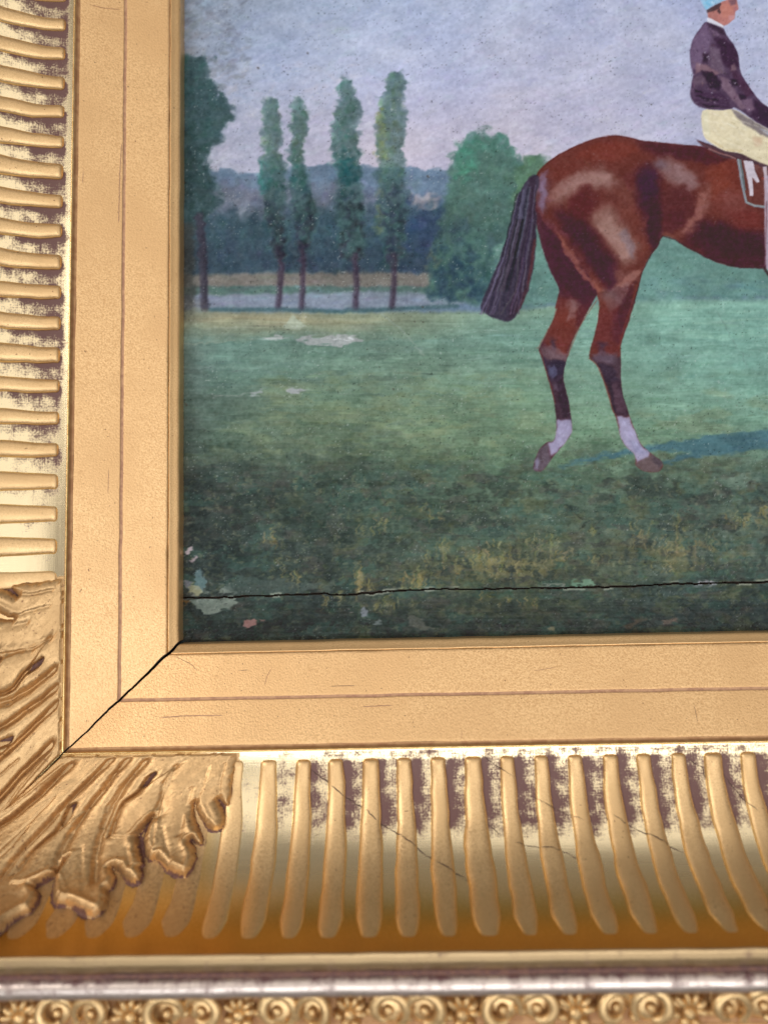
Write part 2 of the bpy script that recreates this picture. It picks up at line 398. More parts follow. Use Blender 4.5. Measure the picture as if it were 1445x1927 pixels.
for i, (sd, c, wd) in enumerate([('l', [(170, 9), (195, 15), (228, 18)], .2), ('l', [(230, 270), (226, 330), (224, 420)], .32), ('l', [(158, 320), (156, 345)], .22), ('l', [(205, 880), (204, 930)], .22), ('b', [(497, 1292), (503, 1272), (512, 1256)], .2), ('b', [(448, 1261), (470, 1261)], .18),
    ('b', [(300, 1350), (350, 1347), (420, 1346)], .4), ('b', [(680, 1330), (740, 1327)], .3), ('b', [(330, 1228), (360, 1250), (372, 1262)], .14), ('b', [(1005, 1262), (1045, 1256)], .2), ('b', [(1305, 1325), (1312, 1362)], .16), ('b', [(868, 1372), (868, 1390)], .2), ('b', [(620, 1291), (670, 1290)], .18)]):
    scratch(sd, c, wd*.8, i)
# ------------------------------------------------------------------ the acanthus leaf over the corner
def tr(pts):
    """photo points on the bottom scoop -> (distance from the mitre, arc length)"""
    out = []
    for u, v in pts:
        x, a = cast_bottom(u, v); s = scoop_arc(a)[0]; out.append((x+s, a))
    return np.array(out)
OUT = tr([(446, 1421), (447, 1430), (441, 1468), (439, 1490), (434, 1513), (429, 1518), (413, 1504), (424, 1530), (425, 1549), (417, 1563), (402, 1566), (389, 1557),
          (377, 1540), (370, 1524), (367, 1512), (366, 1524), (371, 1545), (377, 1558), (385, 1579), (382, 1593), (372, 1591), (362, 1582), (370, 1599), (372, 1617), (364, 1639),
          (349, 1655), (332, 1650), (312, 1639), (302, 1627), (295, 1619), (290, 1622), (281, 1624), (274, 1605), (272, 1584), (279, 1560), (292, 1537), (277, 1555), (263, 1574), (265, 1594),
          (270, 1620), (274, 1630), (268, 1636), (272, 1650), (266, 1664), (252, 1667), (235, 1657), (223, 1641), (213, 1638), (222, 1657), (216, 1675), (206, 1680), (207, 1694),
          (203, 1710), (193, 1724), (176, 1731), (154, 1722), (137, 1714), (125, 1709), (110, 1711), (102, 1700), (100, 1683), (107, 1656), (129, 1623), (109, 1650), (90, 1663), (70, 1674), (79, 1688),
          (75, 1703), (60, 1722), (44, 1729), (21, 1744), (0, 1760), (-30, 1772), (-60, 1768), (-80, 1772)])
_end = OUT[-1]
a_end = float(OUT[-1, 1])
OUT = np.concatenate([OUT, [[-0.5, a_end+1.0], [-0.5, 0.5], [OUT[0, 0]*0.5, 0.5], [OUT[0, 0]-1.0, 0.5]]])
GROOVES = [  # (points, width, depth)
    ([(134, 1441), (83, 1495), (33, 1537), (0, 1560), (-60, 1605)], 1.3, 1.3),
    ([(208, 1432), (175, 1467), (137, 1506), (112, 1533), (91, 1557), (62, 1590), (31, 1625), (0, 1667)], 1.1, 1.1),
    ([(240, 1431), (219, 1457), (199, 1487), (172, 1522), (143, 1567), (124, 1606), (112, 1640)], 1.0, 1.0),
    ([(274, 1434), (241, 1476), (219, 1513), (206, 1547), (193, 1582), (185, 1624), (183, 1667)], 1.0, 1.0),
    ([(285, 1462), (276, 1480), (262, 1494), (240, 1509), (228, 1526), (214, 1575)], 0.7, 1.0),
    ([(334, 1440), (315, 1472), (307, 1510), (302, 1540)], 0.6, 0.7),
    ([(362, 1485), (350, 1535), (342, 1575)], 0.9, 0.55),
    ([(141, 1519), (128, 1545), (112, 1568), (68, 1608), (40, 1650)], 0.9, 1.0),
    ([(185, 1500), (160, 1535), (137, 1572)], 0.45, 0.4), ([(228, 1487), (207, 1520), (196, 1560)], 0.4, 0.4),
    ([(110, 1500), (70, 1545), (35, 1580), (0, 1615)], 0.5, 0.45), ([(60, 1560), (30, 1600), (0, 1630)], 0.5, 0.4),
    ([(395, 1440), (385, 1480), (372, 1512)], 0.6, 0.4), ([(425, 1435), (418, 1470), (415, 1500)], 0.5, 0.5), ([(310, 1560), (318, 1600), (325, 1630)], .5, .35),
    ([(160, 1600), (158, 1650), (165, 1700)], 0.6, 0.3), ([(245, 1600), (250, 1640)], .6, .35)]
RIDGES = [([(330, 1450), (318, 1475), (309, 1510), (303, 1550), (298, 1600)], .45, .5), ([(262, 1450), (235, 1490), (214, 1530), (198, 1580), (190, 1620)], .4, .45),
          ([(196, 1445), (150, 1500), (120, 1532)], .4, .35), ([(120, 1440), (60, 1495), (0, 1540)], .8, .5), ([(120, 1655), (132, 1690), (112, 1706)], .4, .3)]
EYES = [((277, 1476), (290, 1458), 1.05), ((133, 1536), (142, 1517), 1.0), ((128, 1548), (138, 1528), .9)]
OVER = [tr([(332, 1442), (300, 1465), (264, 1494), (240, 1510), (228, 1527), (222, 1545), (212, 1580), (240, 1582), (262, 1570), (292, 1534), (308, 1500)]),
        tr([(170, 1520), (130, 1562), (68, 1608), (35, 1650), (24, 1676), (62, 1673), (90, 1663), (109, 1648), (128, 1618), (143, 1570)])]
def seg_dist(X, A, pts):
    d = np.full(X.shape, 1e9)
    for (x0, a0), (x1, a1) in zip(pts[:-1], pts[1:]):
        dx, da = x1-x0, a1-a0; k = np.clip(((X-x0)*dx+(A-a0)*da)/(dx*dx+da*da+1e-9), 0, 1)
        d = np.minimum(d, np.hypot(X-x0-k*dx, A-a0-k*da))
    return d
def inside(X, A, pts):
    c = np.zeros(X.shape, bool); n = len(pts)
    for i in range(n):
        x0, a0 = pts[i]; x1, a1 = pts[(i+1) % n]
        if a0 == a1: continue
        c ^= ((a0 > A) != (a1 > A)) & (X < (x1-x0)*(A-a0)/(a1-a0)+x0)
    return c
def sdf(X, A, pts):
    p = np.concatenate([pts, pts[:1]]); d = seg_dist(X, A, p); return np.where(inside(X, A, pts), d, -d)
STEP = 0.28
gx = np.arange(-0.4, OUT[:, 0].max()+1.2, STEP); ga = np.arange(0.2, OUT[:, 1].max()+1.5, STEP)
GX, GA = np.meshgrid(gx, ga)
lr = np.random.default_rng(11)
def lnoise(sc, seed):
    r = np.random.default_rng(seed); n = r.random((80, 80))
    x = GX/sc+3; y = GA/sc+3; i = np.floor(x).astype(int); j = np.floor(y).astype(int); fx = x-i; fy = y-j
    fx = fx*fx*(3-2*fx); fy = fy*fy*(3-2*fy); i %= 79; j %= 79
    return (n[j, i]*(1-fx)+n[j, i+1]*fx)*(1-fy)+(n[j+1, i]*(1-fx)+n[j+1, i+1]*fx)*fy-.5
WX = GX+0.28*lnoise(1.3, 1); WA = GA+0.28*lnoise(1.3, 2)
D = sdf(WX, WA, OUT)
DE = np.where(GX < 3, np.maximum(D, 0.9*np.minimum(3, D+9)), D)                       # no rim along the mitre itself
D_free = seg_dist(WX, WA, OUT[:-4]); D_free = np.where(D > 0, D_free, -D_free)         # distance to the free carved edge
lift = 1.0+1.5*smooth(0, 8, GA)+0.8*smooth(10, 40, GA)
LH = lift*np.sqrt(np.clip(1-(1-np.clip(D_free/1.0, 0, 1))**2, 0, 1))
LH += 0.45*np.exp(-((D_free-1.6)/0.7)**2)*smooth(8, 25, GA)-0.5*smooth(2.0, 4.5, D_free)*smooth(25, 45, GA)
DG = np.full(GX.shape, 1e9)
for pts, wd, dp in GROOVES:
    if dp >= .7: DG = np.minimum(DG, seg_dist(WX, WA, tr(pts)))
LH += 0.8*(1-np.exp(-(DG/1.7)**2))*smooth(0.3, 2.0, D_free)-0.4
for pts, wd, dp in GROOVES:
    q = tr(pts); LH -= (1.55 if dp >= 1 else 1.0)*dp*np.exp(-(seg_dist(WX, WA, q)/(wd*0.85))**2)
for pts, wd, dp in RIDGES:
    q = tr(pts); LH += dp*np.exp(-(seg_dist(WX, WA, q)/(wd*0.9))**2)
for pg in OVER:
    LH += 0.75*smooth(-0.15, 0.35, sdf(WX, WA, pg))
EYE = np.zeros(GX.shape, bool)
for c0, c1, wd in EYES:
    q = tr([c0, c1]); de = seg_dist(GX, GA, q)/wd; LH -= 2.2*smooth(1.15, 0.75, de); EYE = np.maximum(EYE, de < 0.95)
LH += 0.10*lnoise(2.2, 5)+0.07*lnoise(0.8, 6)
LH += 0.25*lnoise(6.0, 8)
LH -= 0.8*np.exp(-((GX-0.0)/0.5)**2)                                                  # break at the mitre
BOLE_MASK = EYE | ((D_free < 0.30+0.5*lnoise(3.0, 9)) & (GA > 6))      # bole on the rubbed edges; the eyelets take the same dark colour
LH = np.where(D > 0, np.maximum(LH, 0.06), np.where(D > -1.2, 0.06, -0.35))
# lobes of the leaf, told apart by the main veins
SEEDS = [tr([(-40, 1560), (60, 1500), (110, 1455)]), tr([(150, 1470), (90, 1540), (10, 1620)]), tr([(30, 1700), (60, 1690)]), tr([(185, 1480), (130, 1560), (70, 1640)]),
         tr([(225, 1470), (180, 1570), (160, 1690)]), tr([(270, 1500), (240, 1560)]), tr([(235, 1610), (255, 1650)]), tr([(330, 1470), (330, 1560), (335, 1620)]), tr([(405, 1440), (400, 1540)])]
SD = np.stack([seg_dist(GX, GA, q) for q in SEEDS]); LOBE = SD.argmin(0)
leaf = empty('acanthus_leaf', frame)
leaf['label'] = 'carved acanthus leaf wrapped over the mitred corner'
def leaf_half(side):
    s, z, ns, nz = scoop_arc(GA); s = s+ns*LH; zz = z+nz*LH
    sg = 1 if side == 'b' else -1
    s0 = scoop_arc(GA)[0]
    t = GX-s0+np.where(GX < 4, (gap(s0)+0.0)*(1-GX/4), 0)+sg*jag(s0)*np.clip(1-GX/5, 0, 1)
    V = P(side, t, s, zz).reshape(-1, 3); F = grid_faces(*GX.shape)
    if side == 'b': F = F[:, ::-1]
    keep = (D.ravel()[F].max(1) > -0.35-0.5*lnoise(2.5, 12).ravel()[F[:, 0]]) & (GX.ravel()[F].min(1) >= -0.01)
    F = F[keep]; lb = LOBE.ravel()[F[:, 0]]
    for k in range(len(SEEDS)):
        f = F[lb == k]
        if len(f) < 20: continue
        idx, inv = np.unique(f, return_inverse=True)
        ob = mesh_obj('leaf_midrib' if k == 0 else 'leaf_lobe', V[idx], inv.reshape(-1, 4), M_leaf, leaf)
        ob.data.materials.append(M_bole); ob.data.polygons.foreach_set('material_index', BOLE_MASK.ravel()[f].all(1).astype(np.int32))
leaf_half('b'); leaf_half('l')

# ------------------------------------------------------------------ pressed ornament outside the bead
def blob(c, r, ax=(1, 1, 1), rot=0, tilt=0, nu=9, nv=7):
    V = []; F = []
    for j in range(nv):
        th = math.pi*j/(nv-1)
        for i in range(nu):
            ph = 2*math.pi*i/nu
            V.append((r*ax[0]*math.sin(th)*math.cos(ph), r*ax[1]*math.sin(th)*math.sin(ph), r*ax[2]*math.cos(th)))
    V = np.array(V); cr, sr = math.cos(rot), math.sin(rot)
    V = np.stack([V[:, 0]*cr-V[:, 1]*sr, V[:, 0]*sr+V[:, 1]*cr, V[:, 2]], -1)+np.array(c)
    for j in range(nv-1):
        for i in range(nu): F.append([j*nu+i, j*nu+(i+1) % nu, (j+1)*nu+(i+1) % nu, (j+1)*nu+i])
    return V, F
def tube(path, rad, n=8):
    path = np.array(path); V = []; F = []
    tg = np.gradient(path, axis=0); tg /= np.linalg.norm(tg, axis=1)[:, None]
    for i, p in enumerate(path):
        up = np.array([0, 0, 1.0]); b = np.cross(tg[i], up); b /= np.linalg.norm(b)+1e-9; u2 = np.cross(b, tg[i])
        for k in range(n):
            q = 2*math.pi*k/n; V.append(p+rad[i]*(math.cos(q)*b+math.sin(q)*u2))
    for i in range(len(path)-1):
        for k in range(n): F.append([i*n+k, i*n+(k+1) % n, (i+1)*n+(k+1) % n, (i+1)*n+k])
    return np.array(V), F
def joinm(parts):
    V = []; F = []; o = 0
    for v, f in parts: V.append(v); F += [[i+o for i in q] for q in f]; o += len(v)
    return np.concatenate(V), F
def scroll(flip):
    q = np.linspace(-0.6, 4.9, 26); R = np.interp(q, [-0.6, 1.5, 4.9], [3.6, 3.5, 2.1])
    path = [(flip*R[i]*math.cos(a), R[i]*math.sin(a)*1.05, 1.6+0.9*math.sin(a*0.6)) for i, a in enumerate(q)]
    rad = np.interp(q, [-0.6, 0.8, 3.6, 4.9], [0.5, 1.25, 1.15, 0.6])
    return joinm([tube(path, rad), blob((flip*0.2, -0.5, 0.9), 1.15), blob((-flip*2.9, -2.4, 1.0), 1.2, (1, .8, 1)), blob((flip*3.6, -1.9, .8), 1.0), blob((0, 0, 0), 3.8, (1, 1, .2))])
def sprig():
    ps_ = [blob((0, -1.2, 1.2), 1.5)]
    for k in range(5):
        a = math.radians(20+35*k); ps_.append(blob((2.5*math.cos(a), 2.3*math.sin(a)-0.6, 1.3), 1.7, (1, .48, .8), a))
    ps_ += [blob((-2.2, -2.6, .9), 1.3, (1, .7, 1)), blob((2.2, -2.6, .9), 1.3, (1, .7, 1)), blob((0, -3.3, 1.0), 1.1), blob((0, 0, 0), 3.6, (1, 1, .2))]
    return joinm(ps_)
O1 = mesh_obj('scroll_ornament', *scroll(1), M_orn); O2 = mesh_obj('scroll_ornament', *scroll(-1), M_orn); O3 = mesh_obj('sprig_ornament', *sprig(), M_orn)
om = [O1.data, O2.data, O3.data]
for o in (O1, O2, O3): bpy.data.objects.remove(o)
for side in ('b', 'l'):
    t = -88.0; k = 0
    while t < 250:
        kind = (2, 0, 1)[k % 3]
        o = bpy.data.objects.new('sprig_ornament' if kind == 2 else 'scroll_ornament', om[kind]); col.objects.link(o); o.parent = rails[side]
        zt = 52.0; ss = 92.9
        o.location = (t*MM, -ss*MM, zt*MM) if side == 'b' else (-ss*MM, t*MM, zt*MM)
        o.rotation_euler = (random.uniform(-.05, .05), random.uniform(-.06, .06), random.uniform(-.5, .5)+(0 if side == 'b' else -math.pi/2))
        o.scale = (1.3*random.uniform(.9, 1.08), 1.22*random.uniform(.9, 1.1), 1.3*random.uniform(.8, 1.2))
        t += 9.9; k += 1

# ------------------------------------------------------------------ the painting
# painted stroke by stroke into vertex colours of a fine relief mesh; (u, v) are the traced coordinates of the picture
Q = 1.5; U0, V0 = 330.0, -256.0; NW = int((1766-U0)/Q); NH = int((1226-V0)/Q)
us = U0+Q*np.arange(NW); vs = V0+Q*np.arange(NH)
UU, VV = np.meshgrid(us.astype(np.float32), vs.astype(np.float32))
C = np.zeros((NH, NW, 3), np.float32); HT = np.zeros((NH, NW), np.float32); ID = np.zeros((NH, NW), np.int16)
pr = np.random.default_rng(21)
def vn(su, sv, seed, U=None, V=None, ang=0.0):
    U = UU if U is None else U; V = VV if V is None else V
    if ang: U, V = U*math.cos(ang)+V*math.sin(ang), V*math.cos(ang)-U*math.sin(ang)
    r = np.random.default_rng(seed); n = r.random((257, 257)).astype(np.float32)
    x = U/su+1000; y = V/sv+1000; i = np.floor(x).astype(np.int32); j = np.floor(y).astype(np.int32)
    fx = x-i; fy = y-j; fx = fx*fx*(3-2*fx); fy = fy*fy*(3-2*fy); i &= 255; j &= 255
    return (n[j, i]*(1-fx)+n[j, i+1]*fx)*(1-fy)+(n[j+1, i]*(1-fx)+n[j+1, i+1]*fx)*fy
def fbm(su, sv, seed, o=4, ang=0.0):
    t = 0; k = 0.0; a = 1.0
    for q in range(o): t = t+a*vn(su/2**q, sv/2**q, seed+q*17, ang=ang); k += a; a *= 0.55
    return t/k-0.5
def grad(xs, ys, rows):
    """bilinear colour field from a small table: rows[y][x] = (r, g, b)"""
    T = np.array(rows, np.float32); o = np.zeros(C.shape, np.float32)
    wu = UU+35*WOB1; wv = VV+30*WOB2
    xi = np.interp(wu, xs, np.arange(len(xs))); yi = np.interp(wv, ys, np.arange(len(ys)))
    i = np.clip(xi.astype(int), 0, len(xs)-2); j = np.clip(yi.astype(int), 0, len(ys)-2); fx = (xi-i)[..., None]; fy = (yi-j)[..., None]
    return (T[j, i]*(1-fx)+T[j, i+1]*fx)*(1-fy)+(T[j+1, i]*(1-fx)+T[j+1, i+1]*fx)*fy
WOB1 = fbm(90, 50, 1); WOB2 = fbm(90, 40, 2)
EDGE1 = fbm(14, 14, 3, 3); EDGE2 = fbm(14, 14, 4, 3)
def win(u0, u1, v0, v1):
    a = max(0, int((u0-U0)/Q)); b = min(NW, int((u1-U0)/Q)+2); c = max(0, int((v0-V0)/Q)); d = min(NH, int((v1-V0)/Q)+2)
    return None if a >= b or c >= d else (slice(c, d), slice(a, b))
def pmask(pts, soft=2.0, rough=4.0):
    """soft, slightly ragged mask of a painted shape"""
    p = np.array(pts, np.float32); m = soft+rough+3
    w_ = win(p[:, 0].min()-m, p[:, 0].max()+m, p[:, 1].min()-m, p[:, 1].max()+m)
    if w_ is None: return None, None
    X = UU[w_]+rough*EDGE1[w_]*2; Y = VV[w_]+rough*EDGE2[w_]*2
    d = sdf(X, Y, p)
    return w_, smooth(-soft, soft, d).astype(np.float32)
def lay(w_, m, c, a=1.0, ht=0.0):
    if w_ is None: return
    m = m*a; c = np.asarray(c, np.float32)
    C[w_] = C[w_]*(1-m[..., None])+c*m[..., None]
    if ht: HT[w_] += ht*m
def shape(pts, c, soft=2.0, rough=4.0, a=1.0, ht=0.0, rid=None):
    w_, m = pmask(pts, soft, rough); lay(w_, m, c, a, ht)
    if rid is not None and w_ is not None: ID[w_][m > 0.5] = rid
    return w_, m
def within(base, pts, c, soft=6.0, rough=6.0, a=0.8, ht=0.0):
    """a patch of colour kept inside the shape whose full-size mask is base"""
    w_, m = pmask(pts, soft, rough)
    if w_ is None: return
    lay(w_, m*base[w_], c, a, ht)
def full(w_, m):
    b = np.zeros((NH, NW), np.float32)
    if w_ is not None: b[w_] = m
    return b
def line(pts, wd, c, a=0.9, soft=1.0, ht=0.0, wob=0.6, dry=0.0, seed=0, taper=True):
    p = np.array(pts, np.float32); m0 = wd+6
    w_ = win(p[:, 0].min()-m0, p[:, 0].max()+m0, p[:, 1].min()-m0, p[:, 1].max()+m0)
    if w_ is None: return None, None
    X = UU[w_]+wob*4*EDGE1[w_]; Y = VV[w_]+wob*4*EDGE2[w_]
    d = seg_dist(X, Y, p); m = smooth(wd/2+soft, wd/2-soft, d)
    if dry: m = m*smooth(dry-.15, dry+.15, vn(3, 3, 900+seed, UU[w_], VV[w_]))
    m = m.astype(np.float32); lay(w_, m, c, a, ht); return w_, m
def dab(u, v, ru, rv, ang, c, a=0.7, ht=0.0, clip=None):
    m0 = max(ru, rv)+2; w_ = win(u-m0, u+m0, v-m0, v+m0)
    if w_ is None: return
    X = UU[w_]-u; Y = VV[w_]-v; ca, sa = math.cos(ang), math.sin(ang)
    x = (X*ca+Y*sa)/ru; y = (Y*ca-X*sa)/rv
    m = np.clip(1.15-(x*x+y*y), 0, 1)
    m = m*(0.55+0.45*np.sin(y*7+u*1.7)*np.sin(y*3.1+v))
    if clip is not None: m = m*clip[w_]
    lay(w_, np.clip(m, 0, 1).astype(np.float32), c, a, ht)
def jit(c, k=8): return np.clip(np.array(c, float)+pr.normal(0, k)+pr.normal(0, k*0.45, 3), 8, 250)

def boxb(A, r, n=2):
    for _ in range(n):
        for ax in (0, 1):
            pad = [(0, 0)]*A.ndim; pad[ax] = (r+1, r); cs = np.cumsum(np.pad(A, pad, mode='edge').astype(np.float64), axis=ax)
            N = A.shape[ax]; A = ((np.take(cs, np.arange(2*r+1, 2*r+1+N), ax)-np.take(cs, np.arange(0, N), ax))/(2*r+1)).astype(np.float32)
    return A
def soften(mask, r, k):
    """blends wet paint inside a mask"""
    w0 = boxb(mask, r)+1e-4; b_ = boxb(C*mask[..., None], r)/w0[..., None]; m_ = (mask*k)[..., None]; C[:] = C*(1-m_)+b_*m_
# --- sky
C[:] = grad([330, 480, 700, 1000, 1300, 1780], [-260, 0, 100, 220, 330], [
    [(138, 143, 152), (152, 157, 168), (160, 166, 182), (168, 174, 196), (170, 178, 204), (170, 180, 206)],
    [(140, 145, 152), (158, 163, 172), (170, 176, 192), (176, 182, 203), (178, 186, 212), (176, 186, 212)],
    [(132, 138, 148), (160, 166, 182), (178, 180, 196), (184, 185, 203), (182, 188, 212), (180, 188, 212)],
    [(150, 155, 168), (172, 174, 190), (190, 186, 200), (190, 186, 202), (186, 188, 210), (184, 188, 210)],
    [(165, 168, 180), (192, 192, 204), (198, 192, 208), (192, 188, 204), (182, 186, 206), (180, 186, 206)]])
SF = (smooth(300, 120, VV)*smooth(1250, 650, UU))[..., None].astype(np.float32); C[:] *= 1+SF*np.array([.03, .07, .10], np.float32)
for k in range(2600):
    u, v = pr.uniform(330, 1760), pr.uniform(-256, 330)
    i = min(NW-1, int((u-U0)/Q)); j = min(NH-1, int((v-V0)/Q))
    dab(u, v, pr.uniform(10, 26), pr.uniform(3, 7), pr.normal(-0.25, 0.35), jit(C[j, i], 7.5), 0.55, pr.uniform(0, .035))
for k in range(160):      # rubbed grey-brown passages at the upper left
    dab(pr.uniform(345, 470), pr.uniform(-40, 170), pr.uniform(6, 16), pr.uniform(3, 7), pr.normal(-.3, .4), jit((118, 122, 126), 9), 0.4)
for k in range(70): dab(pr.uniform(380, 700), pr.uniform(120, 310), pr.uniform(8, 20), pr.uniform(4, 8), pr.normal(-.3, .4), jit((202, 200, 212), 5), 0.45, .015)
MOT = fbm(120, 70, 35, 3); MOT2 = fbm(26, 14, 36, 3)
C += (MOT*26)[..., None]*np.array([1, .8, .3], np.float32)+(MOT2*16)[..., None]
for k in range(420): dab(pr.uniform(345, 1480), pr.uniform(0, 310), pr.uniform(2, 6), pr.uniform(1, 2.2), pr.normal(-.35, .4), jit((214, 216, 230), 6), .35, .06)
ID[:] = 1
# --- far hills and woods
w_, m = shape([(330, 322), (400, 318), (480, 326), (560, 312), (650, 308), (760, 316), (860, 320), (900, 330), (1780, 330), (1780, 600), (330, 600)], (104, 126, 146), 4, 6, rid=2)
wood = full(w_, m)
for pts, c, a in [([(330, 345), (480, 350), (600, 352), (760, 360), (760, 420), (330, 420)], (110, 114, 128), .8), ([(330, 395), (470, 400), (600, 385), (770, 390), (900, 400), (900, 530), (330, 530)], (56, 82, 92), .92),
                  ([(770, 395), (800, 380), (850, 395), (860, 520), (770, 520)], (52, 72, 100), .85), ([(330, 460), (850, 470), (850, 520), (330, 520)], (52, 70, 84), .85)]:
    within(wood, pts, c, 22, 22, a)
for k in range(700):
    u, v = pr.uniform(385, 850), pr.uniform(325, 520); i = int((u-U0)/Q); j = int((v-V0)/Q)
    dab(u, v, pr.uniform(4, 12), pr.uniform(5, 14), pr.normal(1.4, .4), jit(C[j, i]*(1-.3*(pr.random()-.45)), 10), 0.6, .02, wood)
for k in range(26): dab(pr.uniform(438, 470), pr.uniform(372, 405), pr.uniform(8, 16), pr.uniform(2, 4), pr.normal(-1.0, .25), jit((150, 158, 168), 7), .5, .01, wood)
for k in range(36): dab(pr.uniform(770, 828), pr.uniform(362, 392), pr.uniform(5, 13), pr.uniform(3, 6), pr.normal(-.5, .5), jit((172, 164, 166), 8), .55, .01, wood)
for k in range(24): dab(pr.uniform(597, 690), pr.uniform(345, 400), pr.uniform(5, 10), pr.uniform(3, 5), pr.normal(-.8, .5), jit((128, 140, 156), 8), .5, .01, wood)
for k in range(90): dab(pr.uniform(390, 500), pr.uniform(400, 500), pr.uniform(4, 8), pr.uniform(14, 30), pr.normal(0, .15), jit((60, 80, 92), 9), .4, 0, wood)
# --- meadow bands under the wood
shape([(330, 517), (520, 515), (700, 512), (850, 516), (880, 540), (330, 542)], (130, 122, 110), 4, 5, .85)
shape([(330, 540), (560, 538), (700, 540), (860, 540), (860, 556), (330, 556)], (88, 114, 108), 2, 4)
shape([(330, 555), (560, 552), (700, 548), (840, 552), (875, 572), (850, 580), (330, 582)], (138, 148, 162), 3, 5, .85)
for k in range(160):
    u, v = pr.uniform(390, 860), pr.uniform(518, 580); dab(u, v, pr.uniform(8, 26), pr.uniform(1.5, 4), pr.normal(0, .07), jit(C[int((v-V0)/Q), int((u-U0)/Q)], 15), .6, .02)
for k in range(20): dab(pr.uniform(560, 640), pr.uniform(536, 560), pr.uniform(3, 7), pr.uniform(1.5, 3), 0, (140, 178, 186), .6, .02)
# --- meadow
MG = grad([330, 420, 560, 760, 1000, 1250, 1445, 1780], [570, 600, 640, 700, 760, 830, 900, 980, 1060, 1120, 1215], [
    [(88, 100, 88), (100, 112, 96), (112, 124, 106), (118, 136, 114), (128, 158, 130), (122, 168, 148), (120, 170, 152), (116, 165, 150)],
    [(118, 122, 98), (148, 144, 112), (152, 148, 114), (130, 144, 116), (112, 152, 132), (116, 164, 144), (118, 168, 150), (114, 164, 148)],
    [(92, 112, 100), (96, 132, 118), (100, 134, 118), (106, 138, 120), (108, 150, 132), (114, 160, 142), (114, 162, 144), (110, 158, 142)],
    [(86, 104, 96), (92, 124, 110), (98, 130, 112), (108, 140, 116), (112, 148, 124), (112, 156, 136), (110, 158, 140), (108, 154, 138)],
    [(78, 94, 84), (88, 114, 98), (96, 122, 98), (106, 134, 106), (110, 144, 114), (110, 150, 126), (110, 154, 132), (106, 150, 132)],
    [(68, 82, 74), (76, 100, 82), (88, 110, 86), (98, 122, 92), (104, 136, 104), (108, 144, 114), (108, 146, 120), (102, 140, 118)],
    [(54, 66, 60), (58, 76, 68), (68, 90, 76), (78, 102, 82), (88, 116, 90), (94, 120, 96), (92, 116, 100), (90, 114, 98)],
    [(46, 56, 52), (52, 66, 60), (58, 76, 66), (72, 98, 78), (80, 102, 82), (84, 108, 92), (88, 110, 94), (84, 106, 92)],
    [(46, 54, 52), (54, 68, 64), (60, 74, 68), (72, 84, 70), (86, 98, 72), (82, 98, 82), (80, 100, 88), (76, 96, 86)],
    [(58, 68, 64), (62, 76, 70), (62, 76, 70), (64, 80, 70), (74, 88, 68), (66, 84, 78), (64, 84, 80), (62, 82, 78)],
    [(32, 40, 36), (34, 44, 38), (36, 46, 40), (38, 52, 44), (42, 54, 46), (44, 54, 50), (46, 54, 52), (44, 52, 50)]])
mm_ = smooth(582, 592, VV+6*EDGE2+np.where(UU > 900, (np.minimum(UU, 1240)-900)*0.07, 0)).astype(np.float32)
C[:] = C*(1-mm_[..., None])+MG*mm_[..., None]; ID[mm_ > .5] = 3
line([(390, 583), (520, 582), (640, 586), (760, 580), (860, 576)], 7, (62, 96, 98), .8, 3)
meadow = mm_.copy()
STRK = fbm(160, 5, 31, 4); STRK2 = fbm(46, 2.6, 32, 3); BLT = fbm(34, 22, 33, 4); FN = fbm(9, 6, 34, 3)
C += meadow[..., None]*(STRK*24+STRK2*15)[..., None]*np.array([.9, 1, .9], np.float32)*(0.55+0.45*smooth(1150, 900, VV))[..., None]
C += (meadow*(.35+.65*smooth(700, 880, VV)))[..., None]*(BLT*40+FN*30)[..., None]*np.array([1, 1, .86], np.float32)
def scum(su, sv, seed, lo, hi, c, a, zone):
    m_ = smooth(lo, hi, fbm(su, sv, seed, 4))*a*zone; C[:] = C*(1-m_[..., None])+np.array(c, np.float32)*m_[..., None]; HT[:] += (.03*m_).astype(np.float32)
near = meadow*smooth(800, 930, VV)
scum(60, 30, 41, .03, .16, (46, 58, 54), .55, near); scum(40, 22, 42, .05, .18, (96, 102, 66), .5, near*smooth(400, 700, UU)); scum(50, 20, 43, .06, .18, (66, 104, 90), .5, near)
scum(30, 16, 44, .08, .2, (88, 82, 74), .45, near); scum(26, 14, 45, .10, .2, (36, 46, 42), .38, near); scum(90, 26, 46, .04, .2, (128, 140, 100), .35, meadow*smooth(680, 740, VV)*smooth(900, 840, VV)); scum(70, 14, 47, .05, .2, (74, 96, 84), .4, meadow*smooth(620, 700, VV)*smooth(1000, 700, UU))
scum(10, 6, 48, .12, .22, (34, 44, 40), .3, near); scum(9, 6, 49, .14, .24, (124, 128, 96), .45, near); scum(14, 7, 50, .14, .24, (70, 84, 62), .45, meadow*smooth(700, 860, VV))
for k in range(1500):
    u, v = pr.uniform(345, 1500), pr.uniform(600, 900); i = min(NW-1, int((u-U0)/Q)); j = min(NH-1, int((v-V0)/Q))
    dab(u, v, pr.uniform(14, 50), pr.uniform(1.2, 3.4), pr.normal(0, .04), jit(C[j, i], 7), .5, pr.uniform(0, .03), meadow)
for k in range(260):
    dab(pr.uniform(500, 980), pr.uniform(700, 860), pr.uniform(10, 34), pr.uniform(2, 6), pr.normal(0, .1), jit((124, 136, 92), 8), .28, .01, meadow)
for k in range(120):
    dab(pr.uniform(1190, 1700), pr.uniform(565, 640), pr.uniform(14, 50), pr.uniform(2, 4), pr.normal(-.03, .04), jit((138, 184, 160), 6), .45, .015, meadow)
